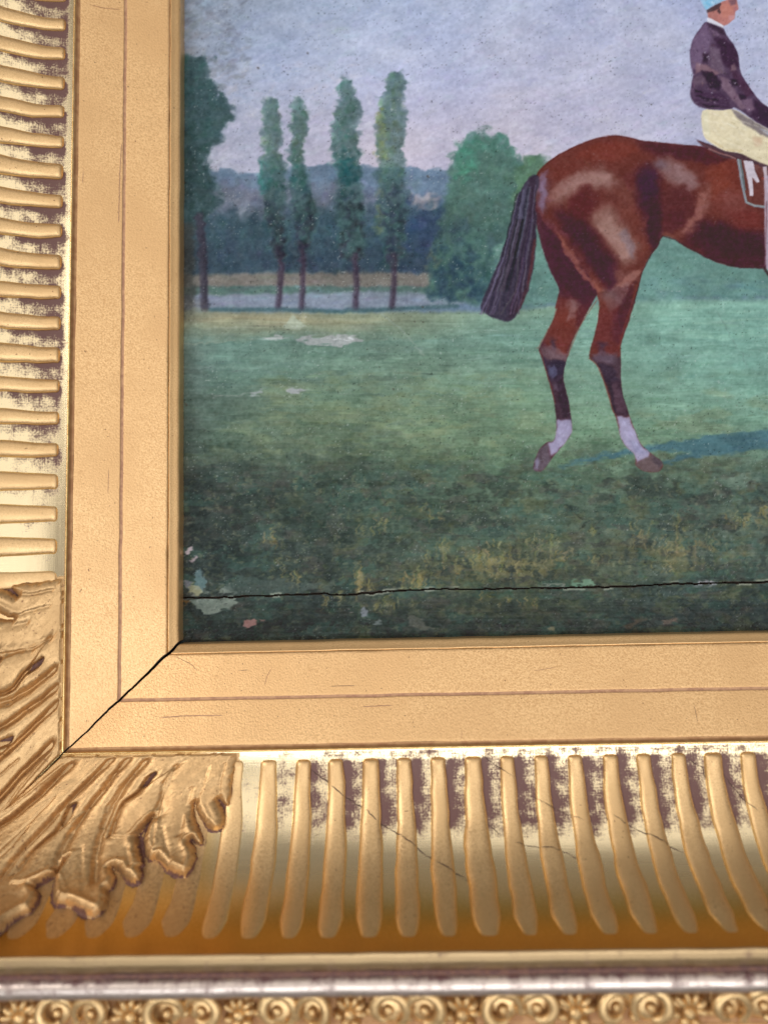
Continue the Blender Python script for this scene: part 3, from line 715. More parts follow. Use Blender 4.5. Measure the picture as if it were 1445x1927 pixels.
for k in range(900):       # broken touches in the near grass
    v = 850+pr.random()**.7*350; u = pr.uniform(347, 1500); dk = pr.random()
    c = (44, 58, 50) if dk < .45 else ((104, 120, 84) if dk < .75 else (66, 100, 82))
    dab(u, v, pr.uniform(2.5, 9), pr.uniform(1.5, 5), pr.normal(0, .7), jit(c, 9), .42, pr.uniform(0, .05), meadow)
for k in range(1500):      # small scumbled specks
    u, v = pr.uniform(347, 1480), pr.uniform(780, 1190); i = min(NW-1, int((u-U0)/Q)); j = min(NH-1, int((v-V0)/Q))
    dab(u, v, pr.uniform(1.2, 3), pr.uniform(1, 2.2), pr.uniform(0, 3), np.clip(C[j, i]+pr.choice([-26, 26])*pr.uniform(.4, 1), 10, 250), .55, pr.uniform(-.01, .05), meadow)
OCH = (150, 142, 92)
for u, v, ru, rv, a in [(960, 1060, 110, 34, .8), (1270, 1040, 120, 26, .55), (800, 1090, 70, 22, .5), (1420, 975, 50, 22, .6), (690, 1095, 40, 20, .4), (740, 1140, 60, 12, .5), (870, 1150, 90, 14, .3)]:
    z_ = np.exp(-((UU-u)/ru)**2-((VV-v)/rv)**2).astype(np.float32)*meadow; scum(12, 9, 51+int(u) % 40, .0, .14, (136, 130, 84), a, z_); scum(8, 20, 151+int(u) % 40, .04, .16, (150, 142, 94), a*.8, z_)
def tuft(u, v, n, wd, hg, c=OCH, a=.7):
    for k in range(n):
        x = u+pr.normal(0, wd); y = v+pr.normal(0, hg*.35); L = hg*pr.uniform(.35, 1)
        line([(x, y), (x+pr.normal(0, 2), y-L*.5), (x+pr.normal(1, 3), y-L)], pr.uniform(1.8, 4.6), jit(c, 12), a*pr.uniform(.5, 1), 1.0, .06, .8, dry=.38, seed=k)
for u, v, n, wd, hg in [(500, 1018, 5, 4, 14), (516, 1018, 4, 3, 14), (521, 1058, 5, 3, 18), (516, 1022, 6, 3, 22), (558, 1106, 8, 4, 30), (532, 1085, 4, 3, 16), (674, 1108, 16, 6, 40), (690, 1108, 9, 5, 26), (788, 1100, 18, 8, 26), (800, 1095, 8, 8, 20),
                        (832, 1055, 14, 6, 34), (806, 1060, 8, 5, 24), (865, 1070, 10, 9, 22), (760, 1100, 10, 12, 16), (900, 1060, 18, 22, 26), (960, 1060, 26, 36, 30), (1010, 1030, 14, 22, 26), (1040, 1050, 14, 26, 18),
                        (1112, 1005, 5, 4, 14), (1240, 1030, 16, 30, 34), (1200, 1000, 8, 12, 30), (1272, 1025, 5, 4, 44), (1336, 1030, 5, 4, 40), (1310, 1040, 10, 16, 22), (1398, 985, 14, 22, 22), (1440, 965, 10, 12, 16), (1260, 1075, 12, 30, 14),
                        (640, 1130, 8, 5, 16), (612, 1135, 7, 4, 14), (744, 1140, 10, 14, 14), (720, 1150, 6, 12, 10), (795, 960, 8, 6, 12), (700, 1000, 10, 18, 14), (720, 985, 8, 10, 14), (825, 975, 8, 8, 16), (1160, 1060, 12, 30, 14), (930, 1130, 10, 26, 12), (985, 1140, 10, 16, 16)]:
    tuft(u, v, n, wd, hg)
for k in range(420): tuft(pr.uniform(420, 1480), pr.uniform(900, 1110), 1, 3, pr.uniform(4, 13), (112, 124, 84), .45)
# --- damage and stains in the near ground
strip_ = smooth(1128, 1150, VV)*meadow
for k in range(260): dab(pr.uniform(347, 1480), pr.uniform(1130, 1210), pr.uniform(4, 16), pr.uniform(2, 6), pr.normal(0, .4), jit([(30, 36, 32), (62, 72, 60), (74, 60, 46), (40, 58, 54)][pr.integers(4)], 7), .5, pr.uniform(-.03, .03), strip_)
WORM = vn(16, 8, 71)+.5*vn(6, 4, 72)
C[:] = C*(1-((np.abs(WORM-.75) < .022)*strip_*smooth(1160, 1175, VV)*.75)[..., None])+np.array([22, 16, 12], np.float32)*((np.abs(WORM-.75) < .022)*strip_*smooth(1160, 1175, VV)*.75)[..., None]
for pts, c, a in [([(352, 1130), (400, 1126), (440, 1122), (452, 1130), (436, 1142), (410, 1152), (385, 1154), (370, 1145), (362, 1132)], (150, 164, 148), .9), ([(408, 1118), (430, 1100), (440, 1108), (442, 1118)], (146, 160, 146), .85),
                  ([(362, 1112), (368, 1080), (376, 1070), (392, 1094), (380, 1114)], (126, 158, 160), .7), ([(350, 1116), (362, 1096), (380, 1112), (372, 1122)], (196, 194, 150), .75), ([(347, 1090), (362, 1098), (352, 1112)], (178, 170, 182), .6),
                  ([(347, 1035), (362, 1028), (366, 1033), (352, 1042)], (206, 186, 190), .85), ([(354, 1052), (372, 1045), (374, 1049), (360, 1056)], (200, 176, 180), .8), ([(346, 1128), (362, 1127), (350, 1138)], (140, 96, 40), .8),
                  ([(457, 1176), (462, 1168), (484, 1167), (480, 1180), (468, 1182)], (206, 150, 140), .85), ([(488, 1164), (500, 1163), (500, 1170), (490, 1169)], (190, 140, 132), .7),
                  ([(676, 1148), (688, 1145), (692, 1158), (680, 1162)], (180, 184, 196), .7), ([(700, 1170), (714, 1166), (718, 1172), (706, 1174)], (160, 172, 168), .7), ([(652, 1150), (662, 1150), (660, 1153)], (206, 190, 190), .8),
                  ([(770, 1160), (780, 1156), (800, 1172), (820, 1182), (790, 1186), (772, 1180)], (120, 120, 106), .6), ([(1305, 1100), (1330, 1091), (1352, 1095), (1346, 1101)], (206, 200, 206), .85), ([(1075, 1094), (1115, 1094), (1122, 1101), (1080, 1103)], (130, 170, 140), .8),
                  ([(1240, 1170), (1270, 1160), (1276, 1170), (1250, 1178)], (158, 128, 112), .6), ([(1170, 1178), (1215, 1160), (1220, 1166), (1180, 1184)], (130, 104, 80), .5), ([(1032, 1186), (1046, 1180), (1044, 1190)], (170, 158, 120), .7), ([(600, 1110), (630, 1088), (622, 1112)], (96, 110, 96), .6),
                  ([(420, 1105), (450, 1085), (560, 1095), (610, 1098), (560, 1116), (440, 1118)], (82, 98, 90), .7), ([(1000, 1104), (1060, 1099), (1068, 1104)], (176, 176, 160), .6)]:
    shape(pts, c, 1.2, 3.5, a, .03)
for k in range(60): dab(pr.uniform(370, 450), pr.uniform(1085, 1150), pr.uniform(2, 7), pr.uniform(1, 3), pr.uniform(0, 3), jit([(60, 74, 66), (160, 172, 156)][pr.integers(2)], 8), .6, .04)
# pale paint losses in the middle of the field
for pts in [[(556, 640), (576, 632), (604, 634), (640, 630), (668, 631), (686, 640), (664, 648), (640, 652), (612, 646), (590, 648), (566, 643)], [(494, 636), (520, 630), (545, 634), (520, 641)]]: shape(pts, (164, 168, 166), 1.2, 4, .85, .06)
shape([(532, 616), (545, 598), (552, 592), (560, 600), (576, 616), (556, 620)], (158, 172, 150), 2, 4, .75, .03)
shape([(538, 732), (566, 728), (570, 734), (562, 742), (540, 740)], (160, 164, 166), 1.5, 3, .85, .03); shape([(472, 738), (490, 734), (496, 740), (478, 745)], (150, 158, 158), 1.5, 3, .75, .02)
line([(402, 747), (440, 744), (480, 740)], 2.5, (142, 152, 144), .6, 1.2, .02); line([(347, 648), (390, 645), (440, 640)], 3, (140, 152, 132), .5, 1.5, .02)
line([(718, 592), (745, 612), (768, 632), (785, 655), (800, 672)], 3.4, (146, 164, 148), .55, 1.6, .02); line([(1350, 590), (1365, 615), (1405, 690)], 1.6, (96, 120, 112), .5, 1, 0)
for k in range(9): dab(pr.uniform(610, 662), pr.uniform(632, 644), pr.uniform(3, 7), pr.uniform(1, 1.8), 0, (240, 244, 244), .9, .1)  # bright glints painted onto the loss
# --- left tree, dark and half cut by the frame
LT = [(330, 104), (372, 106), (396, 112), (394, 140), (404, 160), (424, 190), (440, 196), (436, 222), (418, 250), (420, 262), (398, 286), (392, 300), (400, 330), (410, 370), (410, 384), (392, 400), (384, 416), (330, 420)]
w_, m = shape(LT, (60, 86, 84), 9, 16, .9, .02, 4); tm = full(w_, m)
for k in range(420):
    u, v = pr.uniform(335, 442), pr.uniform(104, 418); d = (v-104)/314
    c = np.array([58, 96, 88])*(1-.35*d)+pr.normal(0, 11)+pr.normal(0, 4, 3)
    dab(u, v, pr.uniform(4, 11), pr.uniform(3, 8), pr.uniform(0, 3), np.clip(c, 15, 200), .5, .02, tm)
for k in range(60): dab(pr.uniform(340, 390), pr.uniform(120, 320), pr.uniform(4, 9), pr.uniform(3, 6), pr.uniform(0, 3), jit((44, 68, 66), 7), .5, .02, tm)
w_, m = line([(376, 408), (380, 450), (383, 510), (384, 560), (386, 580)], 15, (66, 62, 72), .85, 3.5, .02); ID[w_][m > .5] = 4
line([(384, 420), (386, 480), (388, 570)], 5, (50, 46, 56), .7, 2); shape([(330, 420), (366, 420), (368, 590), (330, 600)], (64, 66, 62), 6, 8, .75); dab(368, 570, 22, 12, 0, (124, 120, 112), .5)
shape([(347, 585), (368, 576), (392, 582), (396, 594), (350, 600)], (136, 140, 112), 4, 6, .5)
# --- four poplars
def poplar(prof, trunk, rid, cols, seed):
    """prof: (v, centre, half width) down the tree"""
    L = [(c-h, v) for v, c, h in prof]; R = [(c+h, v) for v, c, h in prof][::-1]
    w_, m = shape(L+R, (76, 108, 98), 6, 12, .72, .02, rid); b = full(w_, m)
    wt, mt = line(trunk, 11, (76, 62, 74), .75, 4, .02, .8); ID[wt][mt > .5] = rid
    line([(x+2, y) for x, y in trunk], 3.5, (58, 46, 60), .6, 1.5, .01)
    vv = [q[0] for q in prof]
    for k in range(240):
        v = pr.uniform(vv[0], vv[-1]); c = np.interp(v, vv, [q[1] for q in prof]); h = np.interp(v, vv, [q[2] for q in prof])
        x = pr.uniform(-1, 1); d = (v-vv[0])/(vv[-1]-vv[0])
        base = np.array([np.interp(d, [0, .3, .52, .68, 1], [q[i] for q in cols]) for i in range(3)])
        base = base*(1+.18*(-x))+pr.normal(0, 12)
        dab(c+x*h*.95, v, pr.uniform(4, 9), pr.uniform(3, 7), pr.uniform(0, 3), np.clip(base+pr.normal(0, 5, 3), 15, 220), .72, .04)
    return b
POP = [(104, 136, 128), (98, 122, 106), (58, 112, 102), (42, 58, 66), (44, 44, 56)]
POP2 = [(84, 124, 114), (84, 116, 100), (30, 84, 84), (40, 56, 62), (46, 44, 56)]
p1 = poplar([(184, 508, 7), (205, 510, 16), (240, 511, 19), (268, 511, 16), (290, 513, 16), (312, 511, 25), (345, 512, 28), (366, 518, 20), (400, 517, 17), (430, 522, 13), (460, 526, 13), (485, 526, 9)], [(526, 470), (529, 510), (527, 550), (524, 576)], 5, POP, 1)
p2 = poplar([(188, 562, 7), (205, 564, 13), (225, 563, 15), (262, 560, 14), (300, 560, 15), (340, 564, 13), (365, 567, 20), (395, 570, 24), (425, 573, 16), (455, 572, 13), (470, 570, 9)], [(570, 460), (570, 520), (568, 578)], 6, POP, 2)
p3 = poplar([(150, 652, 9), (170, 652, 17), (200, 654, 20), (235, 650, 25), (270, 648, 24), (290, 650, 27), (322, 656, 22), (355, 658, 20), (380, 654, 24), (410, 660, 24), (440, 662, 22), (470, 658, 26), (490, 666, 14)], [(667, 480), (671, 530), (669, 578)], 7, POP2, 3)
p4 = poplar([(138, 744, 8), (150, 744, 17), (170, 740, 16), (195, 736, 24), (225, 736, 29), (265, 732, 25), (300, 734, 25), (340, 734, 26), (370, 738, 26), (410, 738, 28), (440, 742, 22), (480, 742, 17), (500, 741, 10)], [(742, 480), (742, 530), (738, 576)], 8, [(92, 126, 108), (110, 130, 108), (92, 122, 104), (46, 58, 72), (52, 50, 62)], 4)
for k in range(60): dab(pr.normal(718, 5), pr.uniform(205, 300), pr.uniform(3, 6), pr.uniform(2, 5), pr.uniform(0, 3), jit((142, 152, 78), 9), .5, .04)
for k in range(40): dab(pr.normal(714, 5), pr.uniform(360, 440), pr.uniform(3, 7), pr.uniform(2, 5), pr.uniform(0, 3), jit((112, 122, 84), 9), .45, .03)
for k in range(46): dab(pr.normal(742, 9), pr.uniform(350, 470), pr.uniform(4, 8), pr.uniform(3, 7), pr.uniform(0, 3), jit((44, 54, 70), 7), .55, .03)
for k in range(30): dab(pr.normal(492, 6), pr.uniform(305, 370), pr.uniform(3, 7), pr.uniform(2, 5), pr.uniform(0, 3), jit((60, 136, 122), 8), .5, .04)
for k in range(36): dab(pr.normal(640, 9), pr.uniform(225, 330), pr.uniform(3, 7), pr.uniform(2, 5), pr.uniform(0, 3), jit((64, 142, 124), 8), .45, .04)
for k in range(30): dab(pr.normal(658, 8), pr.uniform(300, 345), pr.uniform(4, 7), pr.uniform(3, 6), pr.uniform(0, 3), jit((30, 92, 94), 7), .55, .04)
for t_ in (p1, p2, p3, p4): pass
for x in (526, 568, 669, 740): dab(x+4, 580, 24, 5, 0, (66, 86, 92), .5)
# --- round trees at the right
w_, m = shape([(800, 560), (806, 500), (818, 450), (836, 400), (840, 350), (850, 300), (868, 268), (890, 252), (915, 246), (945, 256), (962, 280), (972, 300), (985, 330), (1010, 360), (1010, 560), (960, 580), (870, 572)], (84, 120, 104), 7, 12, .95, .02, 9); bm = full(w_, m)
for k in range(620):
    u, v = pr.uniform(800, 1010), pr.uniform(246, 575); d = (v-246)/329; x = (u-800)/200
    c = np.array([np.interp(d, [0, .25, .5, .75, 1], q) for q in ((80, 94, 80, 58, 46), (142, 128, 106, 88, 78), (122, 110, 94, 90, 92))])
    if d > .5 and x < .45: c = c*.78+np.array([0, 2, 14])
    dab(u, v, pr.uniform(6, 15), pr.uniform(5, 11), pr.uniform(0, 3), np.clip(c+pr.normal(0, 12)+pr.normal(0, 3, 3), 15, 220), .6, .03, bm)
for k in range(50): dab(pr.uniform(855, 900), pr.uniform(262, 340), pr.uniform(5, 12), pr.uniform(4, 8), pr.uniform(0, 3), jit((78, 156, 122), 7), .45, .02, bm)
for k in range(40): dab(pr.uniform(820, 900), pr.uniform(480, 552), pr.uniform(6, 13), pr.uniform(5, 9), pr.uniform(0, 3), jit((40, 66, 84), 7), .5, .02, bm)
for k in range(16): dab(pr.uniform(800, 830), pr.uniform(470, 510), pr.uniform(4, 8), pr.uniform(3, 5), pr.uniform(0, 3), jit((104, 112, 84), 7), .5, .02)
w_, m = shape([(962, 420), (970, 320), (985, 298), (1005, 290), (1026, 296), (1040, 320), (1040, 440)], (92, 128, 100), 6, 8, .95, .02, 10); bm2 = full(w_, m)
for k in range(110): dab(pr.uniform(960, 1040), pr.uniform(290, 440), pr.uniform(5, 11), pr.uniform(4, 8), pr.uniform(0, 3), jit((98, 134, 98), 9), .5, .02, bm2)
# misty hedge behind the horse
w_, m = shape([(930, 470), (960, 440), (1010, 420), (1100, 430), (1220, 420), (1300, 440), (1445, 470), (1780, 470), (1780, 556), (1300, 562), (1200, 572), (930, 580)], (104, 144, 132), 8, 10, .95, .01, 11); hm = full(w_, m)
for k in range(260): dab(pr.uniform(930, 1700), pr.uniform(430, 572), pr.uniform(10, 26), pr.uniform(6, 12), pr.uniform(-.5, .5), jit((104, 142, 130), 8), .4, .01, hm)
for k in range(60): dab(pr.uniform(940, 1060), pr.uniform(500, 570), pr.uniform(8, 16), pr.uniform(5, 9), 0, jit((92, 132, 122), 7), .45, .01, hm)
for k in range(40): dab(pr.uniform(1220, 1445), pr.uniform(520, 560), pr.uniform(10, 22), pr.uniform(5, 9), 0, jit((92, 128, 132), 7), .4, .01, hm)
soften(np.float32(1)*smooth(600, 580, VV).astype(np.float32)*(ID != 1), 1, .8)
for k in range(900):
    u, v = pr.uniform(345, 1035), pr.uniform(110, 560); i = int((u-U0)/Q); j = int((v-V0)/Q)
    if 4 <= ID[j, i] <= 10: dab(u, v, pr.uniform(3, 7), pr.uniform(2, 4.5), pr.uniform(0, 3), np.clip(C[j, i]*pr.choice([.72, .85, 1.18, 1.3])+np.array([0, 3, 0]), 10, 230), .5, .05)
TREE = np.isin(ID, (4, 5, 6, 7, 8, 9, 10)).astype(np.float32)[..., None]; C[:] = C*(1-TREE)+TREE*(C*np.array([.96, .96, 1.0], np.float32)-3)
# --- the horse's cast shadow on the grass
w_, m = shape([(1052, 880), (1100, 862), (1160, 846), (1200, 842), (1260, 834), (1330, 820), (1445, 810), (1780, 800), (1780, 856), (1445, 842), (1400, 850), (1330, 858), (1290, 864), (1250, 876), (1244, 872), (1300, 850), (1240, 850), (1180, 856), (1110, 868)], (62, 106, 118), 5, 5, .85, -.005, 12)
sm = full(w_, m)
for k in range(90): dab(pr.uniform(1060, 1500), pr.uniform(808, 880), pr.uniform(8, 26), pr.uniform(1.5, 3.5), -.12, jit((58, 98, 114), 8), .5, .01, sm)
# --- the horse
def z2(*p): return [(800+x/2.2403, 200+y/2.2403) for x, y in p]        # traced at two magnifications
def z4(*p): return [(880+x/2.5575, 580+y/2.5575) for x, y in p]
def z3(*p): return [(1200+x/4.588, y/4.588) for x, y in p]
FAR = z2((465, 400), (465, 470), (480, 550), (500, 620), (530, 700), (565, 770), (560, 800), (548, 850))+z4((430, 0), (410, 60), (380, 120), (345, 190), (345, 215), (370, 280), (395, 370), (415, 450), (425, 520), (425, 550), (425, 605), (408, 640), (380, 645), (345, 680), (322, 735), (316, 775), (340, 785), (362, 778), (400, 728), (432, 690), (472, 640), (498, 595), (495, 520), (480, 430), (460, 350), (465, 280), (485, 210), (505, 150), (540, 80), (580, 5))+z2((700, 835), (722, 795), (800, 700), (760, 500), (600, 380))
BODY = z2((470, 290), (500, 250), (560, 205), (640, 165), (720, 135), (800, 123), (870, 135), (920, 147), (1000, 155), (1080, 165), (1160, 170), (1260, 205), (1320, 222), (1445, 300))+[(1560, 330), (1640, 340), (1720, 330), (1790, 330), (1790, 470), (1700, 505), (1560, 512)]+z2((1430, 682), (1330, 680), (1250, 665), (1180, 635), (1100, 595), (1050, 560), (1000, 547), (978, 590), (940, 640), (915, 690), (900, 750), (880, 830), (862, 890))+z4(
    (775, 60), (760, 100), (735, 180), (735, 260), (735, 340), (745, 420), (770, 500), (800, 580), (830, 650), (880, 700), (935, 745), (918, 785), (850, 785), (808, 757), (806, 735), (800, 700), (760, 665), (735, 620), (715, 540), (700, 500), (680, 430), (650, 340), (620, 270), (585, 240), (590, 190), (610, 130), (625, 60), (632, 0))+z2((725, 800), (700, 730), (640, 660), (560, 560), (500, 490), (470, 430), (465, 380), (475, 340))
def cr(p, n=4):
    """closed Catmull-Rom curve through the traced points"""
    p = np.array(p, float); o = []
    for i in range(len(p)):
        a, b, c, d = p[i-1], p[i], p[(i+1) % len(p)], p[(i+2) % len(p)]
        for t_ in np.arange(n)/n: o.append(.5*((2*b)+(c-a)*t_+(2*a-5*b+4*c-d)*t_**2+(3*b-a-3*c+d)*t_**3))
    return np.array(o)
REDB = (104, 44, 34); PURP = (70, 25, 40)
ring = z2((470, 290), (500, 250), (560, 205), (640, 165), (720, 135), (800, 123))
w_, m = shape(cr(FAR, 3), (84, 34, 42), 1.8, .7, .97, .04, 13); far = full(w_, m)
w_, m = shape(cr(BODY, 3), REDB, 1.8, .7, .98, .05, 13); bod = full(w_, m)
hb = np.maximum(far, bod)
def hp(pts, c, soft=7, a=.75, base=None): within(bod if base is None else base, z2(*pts), np.array(c)*.95, soft*1.25, 13, a)
hp([(470, 290), (560, 205), (720, 135), (860, 130), (960, 190), (970, 230), (860, 250), (700, 250), (560, 310)], (120, 54, 42), 8, .8)
hp([(880, 135), (1160, 165), (1260, 200), (1240, 230), (1050, 200), (960, 200)], (80, 28, 40), 8, .85)
hp([(520, 380), (560, 340), (640, 290), (720, 258), (790, 270), (806, 310), (790, 350), (740, 350), (680, 330), (620, 370), (560, 420), (520, 425)], (164, 120, 104), 9, .85)
hp([(600, 380), (680, 335), (740, 365), (730, 420), (660, 450), (600, 440)], (98, 36, 36), 9, .7)
hp([(690, 465), (760, 420), (800, 440), (850, 520), (895, 590), (885, 650), (840, 670), (800, 640), (770, 570), (720, 520)], (168, 124, 106), 9, .85)
hp([(820, 420), (870, 400), (900, 470), (940, 560), (900, 640), (880, 560)], (124, 60, 46), 8, .7)
hp([(560, 440), (640, 450), (700, 520), (760, 600), (810, 690), (790, 770), (720, 700), (640, 610), (570, 520)], (72, 25, 42), 9, .92)
hp([(880, 300), (910, 260), (960, 250), (985, 300), (1000, 420), (995, 540), (960, 600), (930, 560), (900, 420)], (70, 25, 44), 10, .95)
hp([(905, 290), (960, 260), (970, 340), (930, 370)], (70, 32, 60), 8, .6)
hp([(800, 330), (880, 280), (900, 380), (860, 420), (800, 400)], (112, 58, 48), 9, .6)
hp([(975, 215), (1010, 215), (1060, 240), (1120, 280), (1150, 320), (1110, 350), (1050, 320), (1000, 290)], (156, 120, 112), 8, .8)
hp([(975, 220), (1000, 225), (1010, 270), (985, 260)], (112, 104, 120), 5, .6)
hp([(1180, 320), (1210, 330), (1190, 420), (1150, 500), (1100, 545), (1080, 540), (1130, 460), (1160, 380)], (156, 100, 84), 8, .8)
hp([(1020, 340), (1120, 350), (1140, 440), (1090, 520), (1020, 500), (1000, 420)], (92, 36, 38), 10, .8)
hp([(1190, 200), (1320, 230), (1330, 400), (1240, 460), (1200, 380), (1210, 300)], (130, 54, 38), 12, .75)
hp([(1240, 340), (1330, 380), (1300, 460), (1230, 450)], (134, 74, 66), 10, .45)
hp([(1090, 560), (1180, 480), (1280, 500), (1430, 540), (1600, 560), (1600, 700), (1300, 690), (1180, 640)], PURP, 10, .88)
hp([(1260, 430), (1430, 430), (1430, 520), (1300, 500)], (112, 44, 38), 12, .7)
hp([(995, 520), (1020, 510), (1060, 545), (1040, 565), (1000, 550)], (154, 92, 70), 5, .7)
hp([(548, 540), (580, 560), (640, 640), (720, 720), (745, 800), (720, 790), (700, 740), (640, 670), (570, 590)], (158, 90, 66), 5, .75)
hp([(760, 700), (850, 690), (900, 720), (850, 755), (800, 760)], (144, 92, 80), 6, .6)
hp([(800, 780), (880, 720), (880, 830), (840, 920), (800, 900)], (92, 34, 38), 7, .7)
hp([(720, 770), (780, 780), (790, 860), (760, 941), (730, 930)], (128, 58, 44), 6, .7)
hp([(740, 780), (800, 770), (820, 810), (770, 830)], (120, 100, 100), 6, .55)
hp([(470, 330), (500, 300), (515, 320), (500, 400), (500, 440), (480, 420)], (128, 108, 128), 5, .7)
hp([(470, 400), (490, 430), (540, 500), (520, 510), (478, 450)], (112, 60, 70), 4, .6)
hp([(480, 460), (560, 560), (680, 690), (720, 780), (690, 830), (600, 810), (560, 740), (510, 640)], (74, 27, 45), 8, .92, far)
hp([(560, 790), (620, 810), (640, 850), (600, 941), (540, 941)], (124, 54, 42), 7, .8, far)
hp([(610, 820), (640, 830), (630, 880), (600, 880)], (140, 104, 96), 5, .5, far)
def hq(pts, c, soft=5, a=.8, base=None): within(hb if base is None else base, z4(*pts), c, soft, 5, a)
hq([(420, 0), (580, 0), (500, 160), (470, 240), (400, 220), (370, 150)], (122, 54, 40), 6, .8)
hq([(640, 0), (790, 0), (740, 170), (730, 240), (640, 230), (600, 180)], (112, 46, 42), 6, .8)
hq([(700, 20), (760, 30), (730, 170), (690, 160)], (84, 34, 48), 6, .6)
hq([(350, 180), (390, 200), (420, 220), (470, 220), (460, 260), (400, 260), (350, 235)], (112, 88, 88), 4, .8)
hq([(395, 140), (425, 150), (420, 215), (398, 205)], (60, 44, 60), 4, .75)
hq([(340, 225), (400, 255), (470, 255), (470, 300), (455, 360), (420, 380), (390, 350)], (56, 42, 58), 4, .88)
hq([(385, 270), (415, 280), (405, 335), (388, 310)], (92, 98, 120), 3, .6)
hq([(400, 350), (460, 350), (480, 440), (498, 535), (425, 535), (410, 440)], (66, 44, 54), 4, .9)
hq([(400, 370), (440, 360), (450, 390), (410, 400)], (110, 92, 104), 3, .6)
hq([(470, 400), (485, 450), (498, 540), (480, 540)], (52, 32, 48), 3, .6)
hq([(585, 235), (640, 220), (690, 230), (735, 240), (740, 350), (660, 350)], (74, 56, 66), 4, .85)
hq([(630, 160), (665, 170), (655, 220), (630, 215)], (64, 50, 66), 5, .75)
hq([(645, 235), (720, 215), (700, 270), (650, 265)], (104, 86, 92), 4, .55)
hq([(655, 340), (740, 340), (775, 515), (705, 520)], (58, 40, 54), 4, .9)
hq([(680, 370), (720, 380), (750, 500), (715, 505)], (84, 58, 66), 4, .5)
hq([(662, 400), (675, 400), (712, 520), (700, 520)], (150, 74, 52), 2.5, .6)
hq([(425, 538), (495, 535), (500, 595), (472, 642), (430, 694), (405, 715), (385, 645), (408, 640), (430, 600)], (178, 172, 190), 2, .92)
hq([(712, 518), (775, 522), (800, 580), (832, 652), (872, 695), (868, 720), (812, 745), (800, 700), (756, 665), (735, 620)], (182, 178, 196), 2, .92)
hq([(770, 640), (830, 650), (868, 700), (840, 700), (800, 690)], (140, 138, 158), 4, .7)
hq([(316, 780), (325, 735), (345, 680), (385, 645), (400, 715), (402, 730), (362, 782)], (104, 92, 96), 2, .9)
hq([(318, 785), (326, 735), (340, 720), (338, 785)], (156, 150, 166), 2.5, .7)
hq([(345, 690), (365, 670), (355, 740), (345, 750)], (70, 54, 58), 2.5, .7)
hq([(806, 750), (870, 715), (890, 700), (938, 745), (918, 790), (840, 788)], (112, 96, 92), 2, .9)
hq([(880, 700), (938, 745), (920, 770), (890, 740)], (76, 64, 70), 3, .7)
for k in range(40):
    a_ = pr.random(); dab(1058+pr.normal(0, 9), 790+a_*50, 2, 5, .4, jit((202, 198, 214), 8), .5, .06, hb*smooth(786, 792, VV)*(VV < 842)); dab(1168+a_*40+pr.normal(0, 6), 786+a_*65, 2, 6, -.5, jit((206, 202, 218), 8), .5, .06, hb*smooth(782, 788, VV)*(VV < 862))
soften(bod*(VV < 640), 3, .8); soften(far*(1-bod)*(VV < 640), 3, .8); soften(hb*(VV >= 640), 1, .6)
def hz(pts, c, soft=3.5, a=.6, base=None): within(hb if base is None else base, [(722+x/2, y/2) for x, y in pts], c, soft, 6, a)
